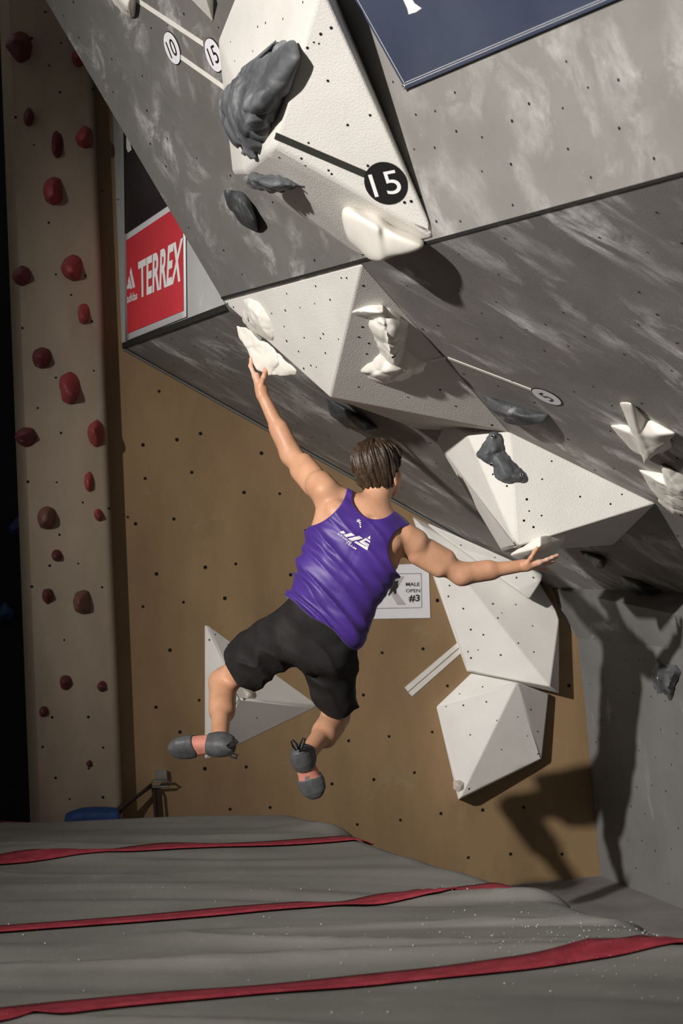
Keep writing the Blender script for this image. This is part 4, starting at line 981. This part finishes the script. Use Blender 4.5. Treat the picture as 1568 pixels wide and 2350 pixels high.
# tank top
toUV = lambda x, y: tuple(float(q[0]) for q in uvw(at_y(x, y, 7.45)[None]))[:2]
cL, cR, cN = toUV(691, 1101), toUV(953, 1266), toUV(862, 1141)
px2m = 7.45 / FPX
def tank(P):
    u, v, w = uvw(P); vm = v * TL
    d = smin(torso(P, .016, .016), core(P) - .010, .02)
    n = vnoise(np.stack([u * 2.2 + 3 + v * 1.5, vm * 17 + u * 4.5 + np.abs(u) * 3, w * 1.5], 1), 1.0, 6)
    n2 = vnoise(np.stack([u * 6 + vm * 5, vm * 30 - u * 9, w * 3], 1), 1.0, 7)
    fold = np.clip(1.15 - v, .25, 1.0)
    n3 = vnoise(np.stack([u * 3.5 + 11, vm * 26 + u * 10 + n * .8, w * 2], 1), 1.0, 21)
    d = d - .010 * fold * (1 - np.abs(n) * 2.0) - .011 * fold * (1 - np.abs(n3) * 2.4) - .004 * n2
    hem = .115 - .30 * u + .012 * np.sin(u * 30)
    d = smax(d, (hem - v) * TL, .003)
    for (c, r) in ((cL, 108 * px2m), (cR, 63 * px2m), (cN, 52 * px2m)):
        q = np.hypot(u - c[0], (v - c[1]) * TL); d = smax(d, r - q, .004)
    return smax(d, (v - 1.06) * TL, .004)
V, F = sdf_mesh(tank, J['pel'] - A(.30, .25, .12), J['neck'] + A(.22, .25, .16), .0042, 12)
t = NT('purple_jersey'); v = t.coord()
c = t.ramp(t.noise(v, 6, 3), [(.3, (.052, .020, .195)), (.7, (.076, .030, .265))]); t.bump(t.noise(v, 500, 2), .12, .001)
t.b.inputs['Sheen Weight'].default_value = .08; M['purple'] = t.done(c, .47, .40)
tk = link('tank_top', mesh_np('tank_top', V, F), M['purple'], parent=person, label='shiny purple sleeveless jersey with white print')
# print on the back of the jersey
bvT = bvh_of(tk)
def on_back(name, Vp, Fp, sub=0):
    V = []
    for p in Vp:
        c = cast(bvT, *p)
        V.append(c[0] + TW * .0025 if c else at_y(p[0], p[1], 7.36))
    me = mesh_py(name, V, Fp); link(name, me, M['print_w'], parent=tk)
S8 = lambda pts: [(760 + x / 14.255, 1160 + y / 14.255) for x, y in pts]
def densify(pgs, n=5):
    """fan the outline into a finer mesh so the print follows the cloth"""
    V = []; F = []
    for pg in pgs:                                   # quads only
        a, b, c, d = [np.array(q) for q in pg]; s = len(V)
        for i in range(n + 1):
            for j in range(n + 1):
                u_, v_ = i / n, j / n; V.append(a * (1 - u_) * (1 - v_) + b * u_ * (1 - v_) + c * u_ * v_ + d * (1 - u_) * v_)
        for i in range(n):
            for j in range(n): F.append((s + i * (n + 1) + j, s + (i + 1) * (n + 1) + j, s + (i + 1) * (n + 1) + j + 1, s + i * (n + 1) + j + 1))
    return V, F
bars = [S8(q) for q in ([(275, 870), (400, 830), (480, 915), (365, 925)], [(410, 960), (660, 900), (780, 980), (500, 1040)], [(550, 1080), (920, 995), (1045, 1080), (680, 1170)],
        [(1180, 1065), (1285, 985), (1282, 1110), (1275, 1110)],
        [(915, 1180), (1140, 1070), (1190, 1110), (1080, 1180)], [(1140, 1070), (1285, 1170), (1275, 1225), (1120, 1130)], [(915, 1180), (1080, 1180), (1250, 1270), (1150, 1340)],
        [(1150, 1290), (1250, 1270), (1185, 1470), (1140, 1360)], [(740, 1200), (830, 1170), (1150, 1360), (1185, 1470)])]
on_back('emblem_print', *densify(bars))
def text_back(s, q, name):
    q = np.array(S8(q)); V, F = text_xy(s, .012)
    on_back(name, [q[3] * (1 - a) * (1 - b) + q[2] * a * (1 - b) + q[1] * a * b + q[0] * (1 - a) * b for a, b in V], F)
text_back('STONE', [(240, 900), (685, 1212), (650, 1268), (212, 948)], 'print_lettering')
text_back('TEAM', [(490, 1175), (840, 1400), (800, 1455), (470, 1235)], 'print_lettering')
st = []
cx, cy = 905, 510
for a, L in ((200, 70), (235, 95), (275, 100), (315, 80), (20, 85), (60, 120)):
    a = math.radians(a); d_ = np.array([math.cos(a), math.sin(a)]); p_ = np.array([-d_[1], d_[0]]); o_ = np.array([cx, cy + 30])
    st.append(S8([tuple(o_ + p_ * 6), tuple(o_ + d_ * L + p_ * 17), tuple(o_ + d_ * L - p_ * 17), tuple(o_ - p_ * 6)]))
st.append(S8([(920, 655), (985, 680), (985, 740), (950, 725)]))
on_back('emblem_print', *densify(st, 3))
# shorts
def shorts(P):
    d = torso(P, .004, .0); u, v, w = uvw(P); vm_ = v * TL
    d = smin(d, ellipsoid(P, J['hipL'] * .75 + J['hipR'] * .25 + TW * .04 - TV * .02, [TU, TV, TW], (.10, .11, .062)), .04)
    d = smin(d, ellipsoid(P, J['hipR'] * .75 + J['hipL'] * .25 + TW * .04 - TV * .02, [TU, TV, TW], (.10, .11, .062)), .04)
    d = smax(d, (v - .30) * TL, .01)
    legs = None
    for hp_, kne, f, r0, r1, ax in ((J['hipL'], J['knL'], .70, .110, .098, A(-.25, 0, -1)), (J['hipR'], J['knR'], .76, .108, .090, A(.0, 0, -1))):
        ln = np.linalg.norm(kne - hp_); dr = (kne - hp_) / ln
        s = (P - hp_) @ dr; q = P - hp_ - s[:, None] * dr; rr = np.linalg.norm(q, axis=1)
        L = smax(rr - np.interp(s / ln, [-.2, 0, f], [r0 * .8, r0, r1]), -s - .06, .03)
        nz = vnoise(np.stack([q @ perp(hp_, kne, A(1, 0, 0)) * 11, s * 5, q @ perp(hp_, kne, BACK) * 11], 1), 1.0, 12)
        L = L - .016 * (1 - np.abs(nz) * 2) * np.clip(s / ln + .5, .2, 1)
        cut = (s - f * ln)
        L = smax(L, cut, .003)
        legs = L if legs is None else smin(legs, L, .012)
    d = smin(d, legs, .03)
    return d - .006 * vnoise(P, 14, 15) - .012 * np.clip((.06 - v) / .15, 0, 1) * (1 - 2 * np.abs(vnoise(np.stack([u * 9 + vm_ * 6, vm_ * 16, w * 4], 1), 1.0, 31)))
V, F = sdf_mesh(shorts, np.minimum(J['knL'], J['pel']) - A(.16, .32, .35), np.maximum(J['knR'], J['pel']) + A(.18, .3, .3), .0045, 12)
t = NT('black_cotton'); v = t.coord()
c = t.ramp(t.noise(v, 8, 5, .65), [(.35, (.014, .013, .013)), (.62, (.022, .020, .020)), (.82, (.065, .062, .06))]); t.bump(t.noise(v, 300, 3), .3, .002); M['shorts'] = t.done(c, .75, .25)
link('shorts', mesh_np('shorts', V, F), M['shorts'], parent=person, label='loose black knee-length shorts')
# climbing shoes
M['rubber'] = plain('grey_rubber', (.085, .088, .092), .5, .35, .25, 25, .15, 80); M['pink'] = plain('salmon_suede', (.62, .25, .19), .75, .2, .15, 40, .2, 200)
M['loop'] = plain('black_loop_webbing', (.02, .02, .021), .8, .2); M['logo_grey'] = plain('grey_logo_print', (.22, .2, .19), .6, .2)
def shoe(heel, toe, sole, ank, lab, loops, logo):
    L = np.linalg.norm(toe - heel); X = (toe - heel) / L; S = nrm(sole - X * np.dot(sole, X)); Zs = -S; Y = np.cross(Zs, X)
    xs = np.array([-.06, 0, .10, .25, .42, .58, .72, .86, .95, 1.0, 1.05])
    hw = np.array([.004, .026, .039, .042, .039, .045, .051, .046, .033, .022, .003])
    zt = np.array([.035, .072, .086, .090, .080, .068, .060, .052, .044, .036, .02])
    zb = np.array([.024, .006, .000, -.002, .006, .004, -.002, -.004, -.002, .004, .018])
    def base(P):
        Q = P - heel; x, y, z = Q @ X / L, Q @ Y, Q @ Zs
        a = np.interp(x, xs, hw); zc = (np.interp(x, xs, zt) + np.interp(x, xs, zb)) / 2; h = (np.interp(x, xs, zt) - np.interp(x, xs, zb)) / 2 + 1e-4
        k = (np.abs(y / a) ** 2.4 + np.abs((z - zc) / h) ** 2.4) ** (1 / 2.4)
        d = (k - 1) * np.minimum(a, h) * .8
        d = smax(d, (x - 1.02) * L, .01); d = smax(d, (-.04 - x) * L, .012)
        cuff = capsule(P, heel + X * .055 + Zs * .045, ank, .038, .036)
        return smin(d, cuff, .02), x, y, z
    lo = np.minimum(np.minimum(heel, toe), ank) - .09; hi = np.maximum(np.maximum(heel, toe), ank) + .09
    def up(P): return base(P)[0]
    V, F = sdf_mesh(up, lo, hi, .0038, 8)
    o = link('climbing_shoe', mesh_np('climbing_shoe', V, F), M['pink'], parent=person, label=lab)
    def toe_f(P):
        d, x, y, z = base(P); return smax(d - .0035, (.60 - .9 * (.04 - np.abs(y)) - x + .5 * np.clip(z - .02, 0, 1)) * L * .8 , .002)
    def heel_f(P):
        d, x, y, z = base(P); return smax(smax(d - .0038, (x - .40 - .6 * (.03 - np.abs(y))) * L * .8, .002), (z - .085) , .003)
    for nm, f in (('toe_rubber', toe_f), ('heel_rubber', heel_f)):
        V, F = sdf_mesh(f, lo, hi, .0038, 8); link(nm, mesh_np(nm, V, F), M['rubber'], parent=o)
    for (p, q, r_) in loops:
        a, b = at_y(*p), at_y(*q); d_ = nrm(b - a); s = nrm(np.cross(d_, BACK)) * r_; ln = np.linalg.norm(b - a)
        pts = [a + s * .6, a + d_ * ln * .5 + s, b + s * .6, b - s * .6, a + d_ * ln * .5 - s, a - s * .6]
        tube('pull_loop', pts, .0038, M['loop'], o, 6, True)
    V, F = [], []
    bvs = bvh_of(o); vv = []
    for p in logo:
        c = cast(bvs, *p)
        if c: vv.append(c[0] + c[1] * .001)
    if len(vv) == 4: link('logo_print', mesh_py('logo_print', vv, [(0, 1, 2, 3)]), M['logo_grey'], parent=o)
shoe(at_y(530, 1727, 7.295), at_y(388, 1727, 7.37), A(-.05, -.72, -.66), J['anL'], 'grey and salmon climbing shoe on the left foot',
     [((522, 1713, 7.28), (545, 1701, 7.25), .0075), ((524, 1729, 7.27), (544, 1737, 7.24), .009)], [(456, 1722), (462, 1721), (461, 1736), (455, 1737)])
shoe(at_y(683, 1731, 7.32), at_y(725, 1834, 7.43), A(-.22, -.95, .12), J['anR'], 'grey and salmon climbing shoe on the right foot',
     [((689, 1720, 7.31), (698, 1695, 7.28), .0075), ((682, 1720, 7.30), (671, 1700, 7.27), .009)], [(699, 1784), (709, 1780), (711, 1786), (701, 1790)])
